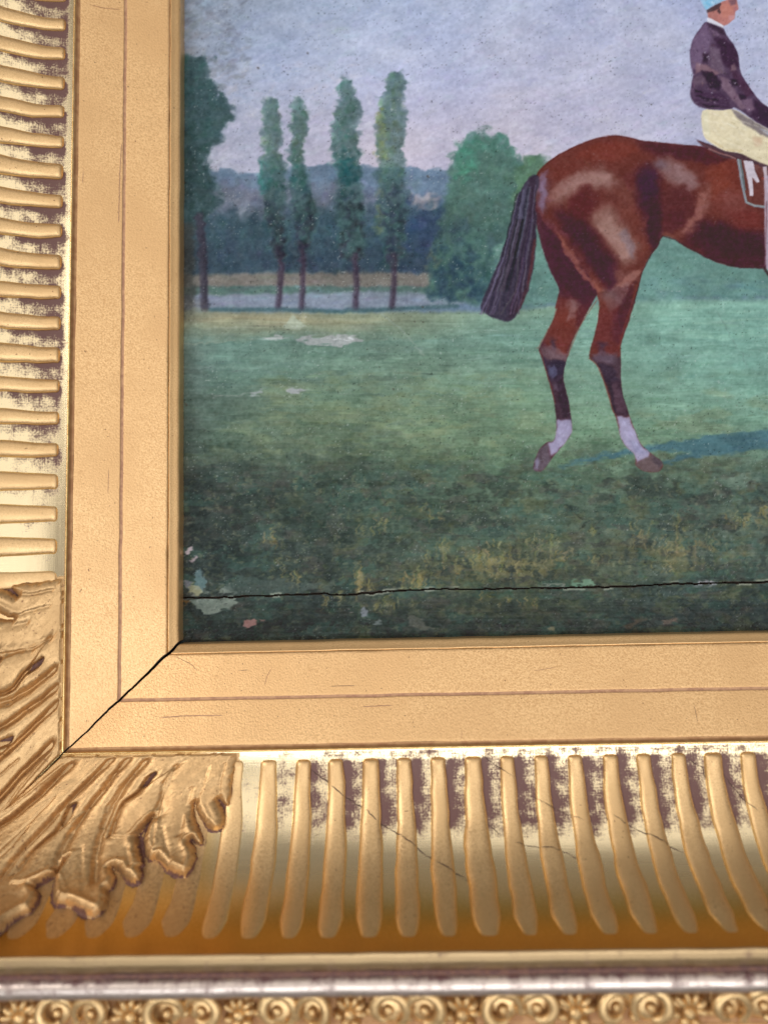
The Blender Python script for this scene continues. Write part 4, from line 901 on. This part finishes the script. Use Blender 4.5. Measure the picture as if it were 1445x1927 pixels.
for pts, c, sf, a in [
    ([(640, 690), (700, 655), (790, 640), (860, 655), (850, 690), (770, 690), (700, 715), (650, 740)], (176, 134, 118), 6, .55), ([(610, 740), (650, 700), (690, 690), (660, 740), (620, 780)], (150, 98, 84), 5, .5),
    ([(690, 760), (740, 735), (790, 760), (780, 820), (720, 830)], (92, 30, 34), 6, .6), ([(800, 850), (850, 815), (880, 850), (920, 920), (930, 960), (890, 980), (850, 920)], (182, 142, 122), 6, .55),
    ([(880, 880), (910, 860), (945, 940), (930, 980)], (122, 118, 128), 5, .4), ([(870, 720), (930, 690), (940, 780), (900, 830)], (128, 70, 56), 6, .5), ([(900, 660), (940, 640), (960, 680), (920, 720)], (104, 42, 40), 5, .6),
    ([(950, 680), (1020, 640), (1030, 720), (980, 760)], (64, 24, 50), 6, .7), ([(1000, 780), (1045, 760), (1045, 900), (1010, 960), (990, 900)], (62, 22, 38), 6, .65), ([(960, 850), (990, 820), (1000, 920), (970, 960)], (128, 66, 50), 5, .5),
    ([(700, 850), (750, 880), (830, 960), (880, 1060), (850, 1090), (790, 1010), (730, 920)], (66, 22, 42), 5, .6), ([(640, 860), (690, 930), (740, 1000), (800, 1070), (830, 1100), (800, 1100), (740, 1030), (680, 950)], (176, 108, 84), 3, .6),
    ([(590, 650), (615, 640), (610, 720), (600, 800), (585, 780)], (150, 130, 150), 3.5, .6), ([(590, 800), (640, 850), (700, 880), (690, 900), (620, 860)], (128, 68, 72), 4, .5), ([(900, 1050), (960, 1010), (975, 1030), (920, 1075), (880, 1080)], (184, 128, 108), 3, .6),
    ([(850, 1090), (930, 1060), (900, 1140), (850, 1180), (830, 1130)], (146, 116, 110), 5, .4), ([(900, 1120), (950, 1060), (930, 1180), (890, 1260), (880, 1200)], (70, 28, 40), 4, .6), ([(700, 1130), (730, 1140), (720, 1200), (690, 1210)], (164, 130, 122), 4, .5), ([(730, 1150), (790, 1130), (750, 1220), (720, 1230)], (88, 34, 42), 4, .6),
    ([(1090, 620), (1150, 640), (1190, 690), (1160, 720), (1100, 680)], (166, 130, 122), 6, .5), ([(1180, 740), (1210, 720), (1190, 820), (1140, 880), (1110, 890), (1160, 810)], (176, 116, 98), 4, .5), ([(1060, 800), (1130, 790), (1140, 840), (1090, 880), (1050, 860)], (84, 30, 38), 6, .6),
    ([(1210, 640), (1280, 620), (1300, 700), (1240, 740)], (142, 66, 46), 7, .5), ([(1260, 730), (1330, 720), (1380, 790), (1300, 800)], (150, 86, 74), 7, .4), ([(1160, 880), (1260, 830), (1330, 880), (1420, 880), (1430, 960), (1300, 960)], (62, 20, 38), 8, .6), ([(1300, 800), (1400, 800), (1430, 860), (1330, 860)], (128, 52, 44), 7, .5),
    ([(700, 600), (780, 550), (880, 530), (960, 560), (900, 600), (780, 610)], (136, 58, 42), 6, .5), ([(1050, 560), (1200, 570), (1300, 600), (1250, 620), (1100, 600)], (72, 24, 38), 5, .6),
    ([(600, 1300), (640, 1310), (690, 1330), (680, 1355), (620, 1345)], (132, 104, 104), 3, .6), ([(620, 1350), (680, 1360), (680, 1400), (640, 1420)], (42, 34, 52), 3, .6), ([(625, 1380), (645, 1370), (650, 1410), (635, 1420)], (110, 112, 136), 2.5, .5), ([(650, 1430), (685, 1420), (690, 1560), (670, 1570)], (46, 28, 42), 3, .6),
    ([(780, 1330), (830, 1320), (870, 1340), (850, 1370), (800, 1360)], (112, 90, 98), 3, .6), ([(800, 1370), (860, 1380), (880, 1430), (840, 1440)], (48, 36, 52), 3, .6), ([(850, 1450), (885, 1440), (905, 1540), (880, 1550)], (96, 68, 76), 3, .5), ([(830, 1430), (850, 1440), (875, 1550), (862, 1555)], (38, 26, 38), 2.5, .5)]: hz(pts, c, sf, a)
line([(722+x/2, y/2) for x, y in [(580, 1310), (640, 1200), (655, 1130)]], 2, (130, 66, 52), .5, 1); line([(722+x/2, y/2) for x, y in [(690, 1340), (740, 1220), (800, 1130)]], 2, (134, 60, 46), .5, 1); line([(722+x/2, y/2) for x, y in [(885, 1310), (900, 1240), (960, 1060), (985, 980)]], 2, (140, 64, 48), .5, 1)
for k in range(900):       # hair-fine strokes that follow the coat
    u, v = pr.uniform(1005, 1700), pr.uniform(255, 660); i = min(NW-1, int((u-U0)/Q)); j = int((v-V0)/Q)
    if hb[j, i] > .9: dab(u, v, pr.uniform(8, 22), pr.uniform(1.8, 4.5), pr.normal(.75 if u < 1250 else .25, .45), jit(C[j, i], 6), .5, .015, hb)
for pts, c in [(z2((465, 300), (500, 252), (560, 207), (640, 167), (720, 137), (800, 125), (920, 148), (1160, 171)), (92, 34, 28)), (z2((1000, 547), (1050, 562), (1180, 637), (1330, 682), (1440, 684)), (54, 20, 28)), (z2((1000, 547), (960, 610), (915, 690), (880, 830)), (64, 24, 30)), (z4((345, 200), (372, 285), (398, 375), (420, 460)), (110, 54, 46)), (z4((585, 240), (622, 275), (652, 345), (700, 500)), (120, 60, 48))]:
    line(pts, 2.2, c, .7, 1.0, .02)
# further along the horse, past the edge of the photograph: the forelegs
for pts in ([(1620, 490), (1680, 495), (1672, 600), (1662, 700), (1668, 800), (1676, 850), (1640, 852), (1640, 800), (1630, 700), (1625, 600)], [(1700, 490), (1766, 490), (1766, 620), (1740, 720), (1742, 850), (1712, 850), (1712, 720), (1705, 600)]):
    w_, m = shape(pts, (92, 40, 40), 1.5, 2, .95, .04, 13)
# tail
TAIL = z2((478, 300), (462, 290), (440, 300), (400, 360), (370, 450), (345, 550), (310, 650), (270, 750), (232, 840), (250, 872), (300, 897), (350, 908), (390, 872), (430, 780), (455, 680), (465, 580), (468, 470), (462, 400), (478, 335))
w_, m = shape(cr(TAIL, 3), (56, 48, 66), 2.2, 1.5, .97, .05, 14); tl = full(w_, m)
within(tl, z2((430, 300), (470, 300), (466, 580), (440, 760), (390, 880), (340, 900), (400, 700), (430, 500)), (50, 34, 50), 5, 4, .75)
within(tl, z2((395, 370), (430, 330), (420, 450), (390, 560), (340, 640)), (92, 90, 112), 6, 4, .6)
within(tl, z2((455, 560), (468, 560), (440, 760), (400, 860), (385, 870), (430, 740)), (108, 52, 50), 3, 3, .6)
for k in range(70):
    x0 = pr.uniform(385, 462); f = (x0-385)/77
    pts = z2((x0+10*f, 330+40*(1-f)), (x0-25+20*f, 480), (x0-62+30*f, 640), (x0-110+pr.normal(0, 12)+60*f, 780), (x0-140+pr.normal(0, 14)+70*f, 875))
    k0 = pr.integers(0, 3); pts = pts[k0:k0+3]
    w_, m = line(pts, pr.uniform(1.5, 3.2), jit([(34, 28, 44), (98, 94, 114), (76, 62, 78), (28, 24, 36)][pr.integers(4)], 8), .55, .9, .05, .8)
# --- the rider
JACK = z3((595, 188), (540, 240), (470, 350), (445, 470), (460, 600), (470, 680), (447, 800), (480, 890), (560, 935), (700, 952), (800, 942), (830, 930), (900, 970), (1000, 1045), (1124, 1115), (1250, 1190), (1330, 1180), (1330, 1080), (1200, 985), (1124, 930), (1050, 870), (980, 780), (900, 660), (872, 570), (866, 480), (820, 380), (760, 300), (725, 235))
BREE = z3((555, 958), (700, 955), (820, 945), (900, 985), (1000, 1050), (1124, 1120), (1300, 1220), (1420, 1330), (1440, 1500), (1300, 1480), (1124, 1432), (1000, 1385), (880, 1325), (740, 1300), (600, 1215), (558, 1140))
shape(z3((500, 1212), (600, 1235), (760, 1305), (900, 1330), (1124, 1430), (1250, 1480), (1250, 1540), (1124, 1470), (960, 1410), (860, 1385), (740, 1365), (640, 1310), (560, 1270)), (70, 42, 50), 1.2, 2, .95, .06, 15)
line(z3((610, 1290), (740, 1335), (840, 1375)), 2.6, (158, 116, 112), .8, .8, .05); line(z3((520, 1225), (640, 1290), (740, 1330)), 2, (110, 66, 66), .7, .8, .04)
shape(z3((860, 1380), (960, 1400), (1040, 1440), (1124, 1450), (1124, 1790), (1000, 1785), (930, 1750), (905, 1600)), (100, 52, 46), 1.5, 2, .9, .03, 15)
line(z3((862, 1385), (880, 1500), (905, 1640), (930, 1745), (1000, 1780), (1085, 1790)), 4.2, (150, 166, 166), .9, 1.0, .06); line(z3((880, 1390), (900, 1520), (920, 1640)), 3.4, (96, 124, 128), .8, 1, .04)
shape(z3((905, 1390), (985, 1395), (1010, 1480), (1045, 1570), (1020, 1580), (980, 1530), (985, 1600), (992, 1690), (960, 1690), (940, 1560)), (214, 208, 216), 1, 1.5, .92, .08)
shape(z3((1075, 1440), (1110, 1440), (1118, 1600), (1124, 1680), (1108, 1640), (1090, 1540)), (216, 206, 212), 1, 1.5, .85, .07)
line(z3((1030, 1430), (1065, 1500), (1080, 1580)), 5, (104, 58, 52), .8, 1.2, .04); line(z3((1070, 1540), (1124, 1560)), 4, (160, 70, 54), .7, 1, .05)
shape([(1436, 330), (1475, 330), (1470, 420), (1462, 520), (1440, 505), (1437, 420)], (188, 176, 190), 1.2, 1.5, .85, .05, 15); line([(1441, 380), (1440, 440), (1438, 500)], 2.5, (120, 84, 92), .7, 1)
line([(1437, 505), (1447, 520), (1460, 545)], 5, (60, 36, 40), .85, 1.2, .04)
w_, m = shape(cr(BREE, 3), (228, 216, 178), 1.4, .8, .97, .07, 16); br = full(w_, m)
within(br, z3((800, 940), (900, 985), (1124, 1125), (1300, 1220), (1200, 1215), (1050, 1160), (900, 1060), (830, 1000)), (118, 108, 112), 3, 3, .85)
within(br, z3((1060, 1120), (1124, 1140), (1200, 1180), (1160, 1190)), (190, 200, 220), 3, 3, .7); within(br, z3((556, 960), (600, 965), (620, 1150), (600, 1210), (558, 1140)), (226, 222, 190), 4, 3, .6)
within(br, z3((600, 1200), (760, 1280), (900, 1300), (880, 1325), (740, 1300)), (206, 186, 136), 3, 3, .6); within(br, z3((990, 1180), (1070, 1190), (1060, 1250), (1010, 1260)), (206, 172, 142), 4, 3, .6)
for k in range(90): dab(pr.uniform(1325, 1470), pr.uniform(214, 300), pr.uniform(5, 12), pr.uniform(1.2, 2.6), .45, jit((246, 238, 212), 6), .5, .08, br)
for k in range(24): dab(pr.uniform(1330, 1460), pr.uniform(225, 300), pr.uniform(4, 10), pr.uniform(.8, 1.5), .45, jit((190, 172, 132), 8), .5, .03, br)
w_, m = shape(cr(JACK, 3), (78, 56, 80), 1.4, .8, .98, .08, 17); jk = full(w_, m)
def jp(pts, c, soft=2.5, a=.85): within(jk, z3(*pts), c, soft, 3, a, .03)
jp([(590, 195), (540, 250), (470, 350), (446, 470), (460, 600), (520, 600), (560, 520), (620, 430), (640, 330), (600, 240)], (118, 96, 124), 4, .85)
jp([(600, 200), (720, 250), (760, 310), (700, 290), (620, 240)], (52, 32, 52)); jp([(620, 250), (700, 300), (740, 350), (650, 310)], (112, 88, 112))
jp([(650, 340), (760, 340), (830, 400), (866, 490), (866, 570), (800, 600), (720, 560), (700, 430)], (52, 26, 52), 4); jp([(560, 470), (610, 470), (600, 540), (550, 530)], (44, 24, 44))
jp([(620, 400), (700, 430), (730, 560), (760, 650), (680, 640), (620, 560)], (112, 92, 110), 4, .8); jp([(500, 540), (600, 560), (700, 640), (660, 660), (560, 620), (490, 640)], (140, 108, 116), 3, .8)
jp([(550, 610), (640, 630), (720, 720), (700, 780), (620, 760), (560, 680)], (40, 22, 42), 3); jp([(480, 660), (560, 660), (600, 720), (520, 740), (480, 760)], (106, 84, 100), 3, .7)
jp([(490, 760), (580, 800), (700, 810), (780, 860), (790, 930), (600, 930), (490, 870)], (66, 42, 68), 3); jp([(490, 765), (560, 800), (550, 815), (490, 790)], (32, 18, 34), 1.5); jp([(490, 830), (620, 850), (700, 860), (690, 880), (560, 870)], (36, 20, 38), 1.5); jp([(520, 890), (690, 920), (780, 930), (600, 930)], (34, 18, 36), 1.5)
jp([(700, 660), (780, 690), (880, 850), (930, 940), (880, 950), (800, 850), (730, 760)], (128, 102, 118), 3, .85); jp([(770, 560), (860, 620), (940, 720), (1010, 800), (940, 840), (860, 740)], (70, 40, 64), 4)
jp([(800, 690), (860, 690), (870, 740), (810, 745)], (38, 20, 40), 2.5); jp([(870, 810), (940, 830), (930, 870), (880, 860)], (42, 22, 44), 2.5); jp([(900, 860), (980, 850), (1010, 960), (940, 970)], (132, 104, 124), 3, .7)
jp([(1000, 860), (1124, 935), (1300, 1080), (1300, 1180), (1124, 1110), (960, 1010), (1000, 940)], (50, 26, 52), 4, .85); jp([(800, 560), (830, 550), (850, 600), (800, 620)], (126, 100, 108), 2.5, .8)
for u, v, a_ in [(600, 495, .9), (610, 510, .8), (575, 460, .9), (825, 718, .95), (835, 724, .9), (880, 745, .7), (635, 805, .8), (690, 662, .7), (1035, 1018, .8), (955, 948, .7), (740, 375, .7), (735, 470, .6), (620, 250, .6), (530, 560, .6), (660, 890, .6), (480, 650, .6)]:
    q = z3((u, v))[0]; dab(q[0], q[1], pr.uniform(1.6, 3), pr.uniform(1.2, 2), pr.uniform(0, 3), (206, 196, 212), a_, .14)
for k in range(34):
    q = z3((pr.uniform(520, 780), pr.uniform(840, 930)))[0]; dab(q[0], q[1], pr.uniform(5, 11), .9, .12, jit((104, 86, 106), 10), .5, .06, jk)
for k in range(150): q = z3((pr.uniform(460, 1100), pr.uniform(220, 1050)))[0]; dab(q[0], q[1], pr.uniform(2, 5), pr.uniform(1, 2), pr.uniform(.3, 1.5), jit([(40, 22, 42), (134, 110, 130), (120, 92, 100)][pr.integers(3)], 12), .6, .10, jk)
FACE = z3((600, 150), (598, 110), (640, 80), (690, 40), (730, 5), (830, -60), (850, 0), (866, 82), (838, 100), (836, 125), (832, 165), (800, 190), (770, 215), (735, 228), (680, 200))
w_, m = shape(FACE, (188, 122, 112), 1.2, 1, .97, .05, 18); fc = full(w_, m)
def fp(pts, c, soft=1.5, a=.8): within(fc, z3(*pts), c, soft, 1.5, a)
fp([(720, 40), (800, 30), (820, 90), (780, 160), (730, 150), (710, 90)], (196, 128, 112), 3); fp([(780, 0), (850, -10), (840, 40), (800, 50)], (112, 80, 92), 2.5); fp([(830, 60), (866, 82), (830, 105)], (170, 110, 118), 2)
fp([(600, 110), (680, 120), (690, 190), (610, 155)], (176, 116, 108), 2.5); fp([(780, 140), (835, 130), (830, 170), (780, 180)], (204, 150, 150), 2)
shape(z3((588, 90), (640, 60), (710, 20), (716, 40), (700, 70), (716, 110), (700, 124), (680, 100), (690, 85), (630, 105), (596, 112)), (74, 52, 56), 1.2, 1, .92, .05, 18)
shape(z3((600, 152), (640, 170), (735, 222), (740, 250), (700, 232), (595, 190)), (224, 224, 232), 1, 1, .95, .08, 17)
CAPP = z3((536, -10), (556, 38), (586, 84), (612, 72), (640, 50), (720, 14), (790, -14), (830, -80), (760, -160), (640, -170), (560, -110))
w_, m = shape(cr(CAPP, 3), (156, 200, 226), 1.2, .6, .97, .08, 19); cp = full(w_, m)
within(cp, z3((560, 40), (586, 84), (640, 50), (640, 0), (590, 10)), (120, 190, 222), 3, 3, .7)
for k in range(30): q = z3((pr.uniform(540, 740), pr.uniform(-60, 70)))[0]; dab(q[0], q[1], pr.uniform(2, 5), pr.uniform(1, 2), pr.uniform(0, 3), jit((206, 228, 240), 8), .6, .09, cp)
# --- broken, dragged edges: wet paint pulled about by the brush
def warp(mask, amp, su, sv, seed):
    du = (vn(su, sv, seed)+.5*vn(su/2, sv/2, seed+1)-.75)*2*amp*mask; dv = (vn(su, sv, seed+2)+.5*vn(su/2, sv/2, seed+3)-.75)*2*amp*mask
    x = np.clip((UU+du-U0)/Q, 0, NW-1.01); y = np.clip((VV+dv-V0)/Q, 0, NH-1.01); i = x.astype(int); j = y.astype(int); fx = (x-i)[..., None].astype(np.float32); fy = (y-j)[..., None].astype(np.float32)
    C[:] = (C[j, i]*(1-fx)+C[j, i+1]*fx)*(1-fy)+(C[j+1, i]*(1-fx)+C[j+1, i+1]*fx)*fy
fig = np.isin(ID, (13, 14, 15, 16, 17, 18, 19)).astype(np.float32); figd = np.clip(boxb(fig, 5)*3, 0, 1)
bgz = (1-figd)*smooth(1240, 1180, VV)
warp(bgz*smooth(520, 490, VV), 3.4, 14, 10, 301); warp(bgz*smooth(600, 640, VV), 4.0, 16, 5, 311); warp(fig*(UU < 1320)*smooth(600, 560, VV), .7, 12, 12, 321); warp(1-.8*fig, .4, 5, 5, 341)
# --- flyspecks, pits and grime
for k in range(260):
    u, v = pr.uniform(347, 1480), pr.uniform(0, 1200); dab(u, v, pr.uniform(1, 2.2), pr.uniform(.9, 1.6), pr.uniform(0, 3), jit((58, 52, 46), 12), pr.uniform(.35, .9), .02)
for u, v, r in [(579, 100, 3.2), (486, 128, 3.6), (772, 84, 2), (805, 332, 4), (796, 606, 2.6), (780, 605, 2.4), (714, 691, 2.4), (740, 732, 3), (351, 761, 4), (1205, 217, 2.2), (1131, 229, 2), (1225, 197, 2.2), (1267, 221, 1.8), (795, 578, 3)]:
    dab(u, v, r, r*.75, .7, (62, 52, 40), .9, .03)
# --- fine paint texture over everything
GR = fbm(5, 5, 61, 2); SKYT = vn(16, 3.2, 62, ang=-.35)-.5; SKYT2 = vn(7, 5, 63)-.5; HST = vn(90, 2.3, 64)-.5; HST2 = vn(30, 3.0, 65)-.5
sky = (ID == 1)*1.0
C += (GR*23)[..., None]; C += (sky*(SKYT*9+SKYT2*5))[..., None]
C += ((1-sky)*(HST*7)*(.25+.75*meadow*(1-fig)))[..., None]
HT += .05*sky*(SKYT+.6*SKYT2)+(1-sky)*(.035*HST+.03*HST2)+.03*GR*(0.4+VV.clip(0, 1200)/1200)
HT += (.22*np.maximum(0, fbm(7, 5, 66, 2)-.12)*smooth(820, 1000, VV)*meadow).astype(np.float32)
MID = fbm(24, 12, 401, 3); MID3 = fbm(70, 40, 402, 3); SPK = vn(2.4, 2.0, 403)
C *= (1+(1-fig)*(1-.62*(ID == 1))*(.20*MID+.22*MID3)+fig*.10*MID)[..., None]
gm = (meadow*(1-fig)*smooth(1120, 1000, VV))[..., None]; lum = C.mean(-1, keepdims=True); C[:] = C*(1-.14*gm)+.14*gm*lum; C *= 1+.05*gm
m_ = smooth(.86, .97, SPK)*(1-.6*fig)*(.25+.75*smooth(.45, .62, vn(40, 26, 404))); C[:] = C*(1-.42*m_[..., None])+np.array([206, 212, 206], np.float32)*.42*m_[..., None]; HT += (.05*m_).astype(np.float32)
m_ = smooth(.14, .03, SPK)*(1-.6*fig)*(.25+.75*smooth(.45, .62, vn(36, 22, 405))); C *= (1-.40*m_)[..., None]
horse_ = np.isin(ID, (13,)).astype(np.float32)[..., None]; C *= 1-horse_*np.array([.07, .06, .0], np.float32)
for k in range(260):
    u, v = pr.uniform(347, 1460), pr.uniform(600, 830); i = int((u-U0)/Q); j = int((v-V0)/Q)
    if fig[j, i] < .5: dab(u, v, pr.uniform(10, 34), pr.uniform(.9, 2.2), pr.normal(-.02, .05), np.clip(C[j, i]*pr.choice([.82, 1.16, 1.24]), 10, 230), .55, .05, (1-figd))
C *= (1-.10*smooth(820, 960, VV)*meadow*(1-fig)-.13*smooth(1122, 1150, VV)*meadow)[..., None]
C[:] = np.clip(C, 6, 252)

# --- split between the two boards of the panel
CRK = np.array([(300, 1124.5), (347, 1124.7), (420, 1123.5), (470, 1122), (557, 1119), (610, 1117), (650, 1119.7), (690, 1116), (728, 1113), (780, 1110), (840, 1108), (900, 1109), (982, 1107), (1060, 1106), (1156, 1104.5), (1215, 1101), (1273, 1098.8), (1350, 1097), (1445, 1095), (1790, 1089)])
cj = np.interp(us, np.linspace(us[0], us[-1], 420), np.convolve(pr.normal(0, 1, 422), np.ones(3)/3, 'valid')*1.1)
CV = (np.interp(us, CRK[:, 0], CRK[:, 1])+cj)[None, :]; CW = (1.2+1.5*vn(30, 30, 77)[0])[None, :]
dcr = VV-CV
ch = smooth(7, 1.5, np.abs(dcr)); HT += .06*ch*smooth(.45, .6, vn(14, 6, 78))
pale = smooth(5.5, 2.5, np.abs(dcr-np.sign(dcr)))*smooth(.62, .72, vn(26, 10, 79)); C[:] = C*(1-.6*pale[..., None])+np.array([176, 180, 160], np.float32)*.6*pale[..., None]

def s2l(c):
    c = c/255.0; return np.where(c <= .04045, c/12.92, ((c+.055)/1.055)**2.4)
GAIN = 0.86
LIN = (s2l(C)*np.array([.87, .885, .96])-.010).clip(.003, .95)
# mesh rows and columns: fine where the photograph looks, coarser beyond its edge
ci = np.concatenate([np.where(us < 1462)[0], np.where(us >= 1462)[0][::4]]); ri = np.concatenate([np.where(vs < -14)[0][::4], np.where(vs >= -14)[0]])
sub = np.ix_(ri, ci)
Ug, Vg = UU[sub].astype(float), VV[sub].astype(float)
PT = on_plane(Ug, Vg, 0.0); PT[..., 2] += 1.7*HT[sub]
colr = np.concatenate([LIN[sub], np.ones(Ug.shape+(1,))], -1).reshape(-1, 4)
PTf = PT.reshape(-1, 3)
dzx = np.gradient(PT, axis=1); dzy = np.gradient(PT, axis=0); NRM = np.cross(dzx, dzy); NRM *= np.sign(NRM[..., 2:3]); NRM /= np.linalg.norm(NRM, axis=-1, keepdims=True); NRM = NRM.reshape(-1, 3)
FA = grid_faces(*Ug.shape)
idg = ID[sub].ravel(); dg = dcr[sub].ravel(); cwg = (CW+0*VV)[sub].ravel()
fd = dg[FA].mean(1); fw = cwg[FA].mean(1); fid = idg[FA].max(1)

t = NT('oil_paint')
ac = t.n('ShaderNodeAttribute', attribute_name='paint').outputs['Color']
p = t.pos(); nn_ = t.noise(p, 1.4, 3, .6); n2_ = t.noise(p, .12, 3)
M_paint = t.out(ac, t.math('ADD', .30, t.math('MULTIPLY', n2_, .22)), 0.0, t.bump(nn_, .4, .00014), .24)

painting = empty('oil_painting')
painting['label'] = 'oil painting of a jockey on a bay racehorse, its wood panel split near the bottom'
painting['category'] = 'painting'
NAMES = {1: 'painted_sky', 2: 'painted_woodland', 3: 'painted_meadow', 4: 'painted_tree', 5: 'painted_poplar', 6: 'painted_poplar', 7: 'painted_poplar', 8: 'painted_poplar', 9: 'painted_tree', 10: 'painted_bush', 11: 'painted_hedge',
         12: 'painted_shadow', 13: 'painted_horse', 14: 'painted_tail', 15: 'painted_saddle', 16: 'painted_breeches', 17: 'painted_jacket', 18: 'painted_head', 19: 'painted_cap'}
PLAB = {4: 'dark leafy tree cut off by the frame', 9: 'large round green tree behind the horse', 13: 'bay racehorse seen from behind', 17: 'dark purple riding jacket', 16: 'cream riding breeches', 19: 'pale blue jockey cap'}
PAR = {14: 13, 15: 13, 16: 17, 18: 17, 19: 17}
made = {}
def pieces(sel):
    """connected pieces of a set of faces of the grid"""
    g = np.zeros(len(FA), np.int64); g[sel] = np.arange(1, sel.sum()+1); g = g.reshape(Ug.shape[0]-1, Ug.shape[1]-1); m_ = g > 0
    r0 = np.where(m_.any(1))[0]; c0 = np.where(m_.any(0))[0]; sl = (slice(r0[0], r0[-1]+1), slice(c0[0], c0[-1]+1)); L = g[sl].copy(); m2 = m_[sl]
    while True:
        o_ = L.copy()
        L[1:] = np.maximum(L[1:], L[:-1]); L *= m2; L[:-1] = np.maximum(L[:-1], L[1:]); L *= m2; L[:, 1:] = np.maximum(L[:, 1:], L[:, :-1]); L *= m2; L[:, :-1] = np.maximum(L[:, :-1], L[:, 1:]); L *= m2
        if (L == o_).all(): break
    out = np.zeros_like(g); out[sl] = L; out = out.ravel()
    return [(out == v) for v in np.unique(out) if v > 0]
def paint_mesh(name, sel, parent):
    f = FA[sel]
    idx, inv = np.unique(f, return_inverse=True)
    o = mesh_obj(name, PTf[idx], inv.reshape(-1, 4)[:, ::-1], M_paint, parent, attrs={'paint': ('FLOAT_COLOR', colr[idx])})
    o.data.normals_split_custom_set_from_vertices(NRM[idx].tolist())
    return o
up = (fd < 0) & (np.abs(fd) > fw); low = (fd > 0) & (np.abs(fd) > fw)
for k in [1, 2, 3, 4, 5, 6, 7, 8, 9, 10, 11, 12, 13, 17, 14, 15, 16, 18, 19]:
    sel = up & (fid == k)
    if sel.sum() < 4: continue
    if k == 2:
        for q in pieces(sel):
            if q.sum() > 1500: made[k] = paint_mesh(NAMES[k], q, painting)
            else: fid[q] = 3
        continue
    made[k] = paint_mesh(NAMES[k], sel, made.get(PAR.get(k), painting))
    if k in PLAB: made[k]['label'] = PLAB[k]
o = paint_mesh('painted_foreground', low, painting); o['label'] = 'dark flaking strip of grass below the split'
# the two boards the picture is painted on
cu = np.linspace(us[0]+1, us[-1]-1, 300); cv = np.interp(cu, us, CV[0]); cwv = 1.5
def board(vtop, vbot):
    a = on_plane(cu, vtop+0*cu, 0); b = on_plane(cu, vbot+0*cu, 0); n = len(cu)
    rows = [a+[0, 0, -.12], b+[0, 0, -.12], b+[0, 0, -6.0], a+[0, 0, -6.0]]
    V = np.concatenate(rows); F = []
    for r_ in range(4):
        q = (r_+1) % 4
        F += [[r_*n+i, q*n+i, q*n+i+1, r_*n+i+1] for i in range(n-1)]
    F += [[0, 3*n, 2*n, n], [n-1, 2*n-1, 3*n-1, 4*n-1]]
    return mesh_obj('panel_board', V, F, M_wood, painting, smooth_sh=False)
b1 = board(vs[0]+2+0*cu, cv-cwv); b1['label'] = 'upper board of the cracked panel'
b2 = board(cv+cwv, vs[-1]-2+0*cu); b2['label'] = 'narrow lower board of the cracked panel'

# ------------------------------------------------------------------ the table under the frame
tb = mesh_obj('table_top', [(-420, -420, -6.05), (520, -420, -6.05), (520, 520, -6.05), (-420, 520, -6.05), (-420, -420, -36), (520, -420, -36), (520, 520, -36), (-420, 520, -36)],
              [[0, 1, 2, 3], [7, 6, 5, 4], [0, 4, 5, 1], [1, 5, 6, 2], [2, 6, 7, 3], [3, 7, 4, 0]], simple('table_wood', (.20, .13, .08), .5, 0, (.14, .09, .055), .05), None, smooth_sh=False)
tb['kind'] = 'structure'
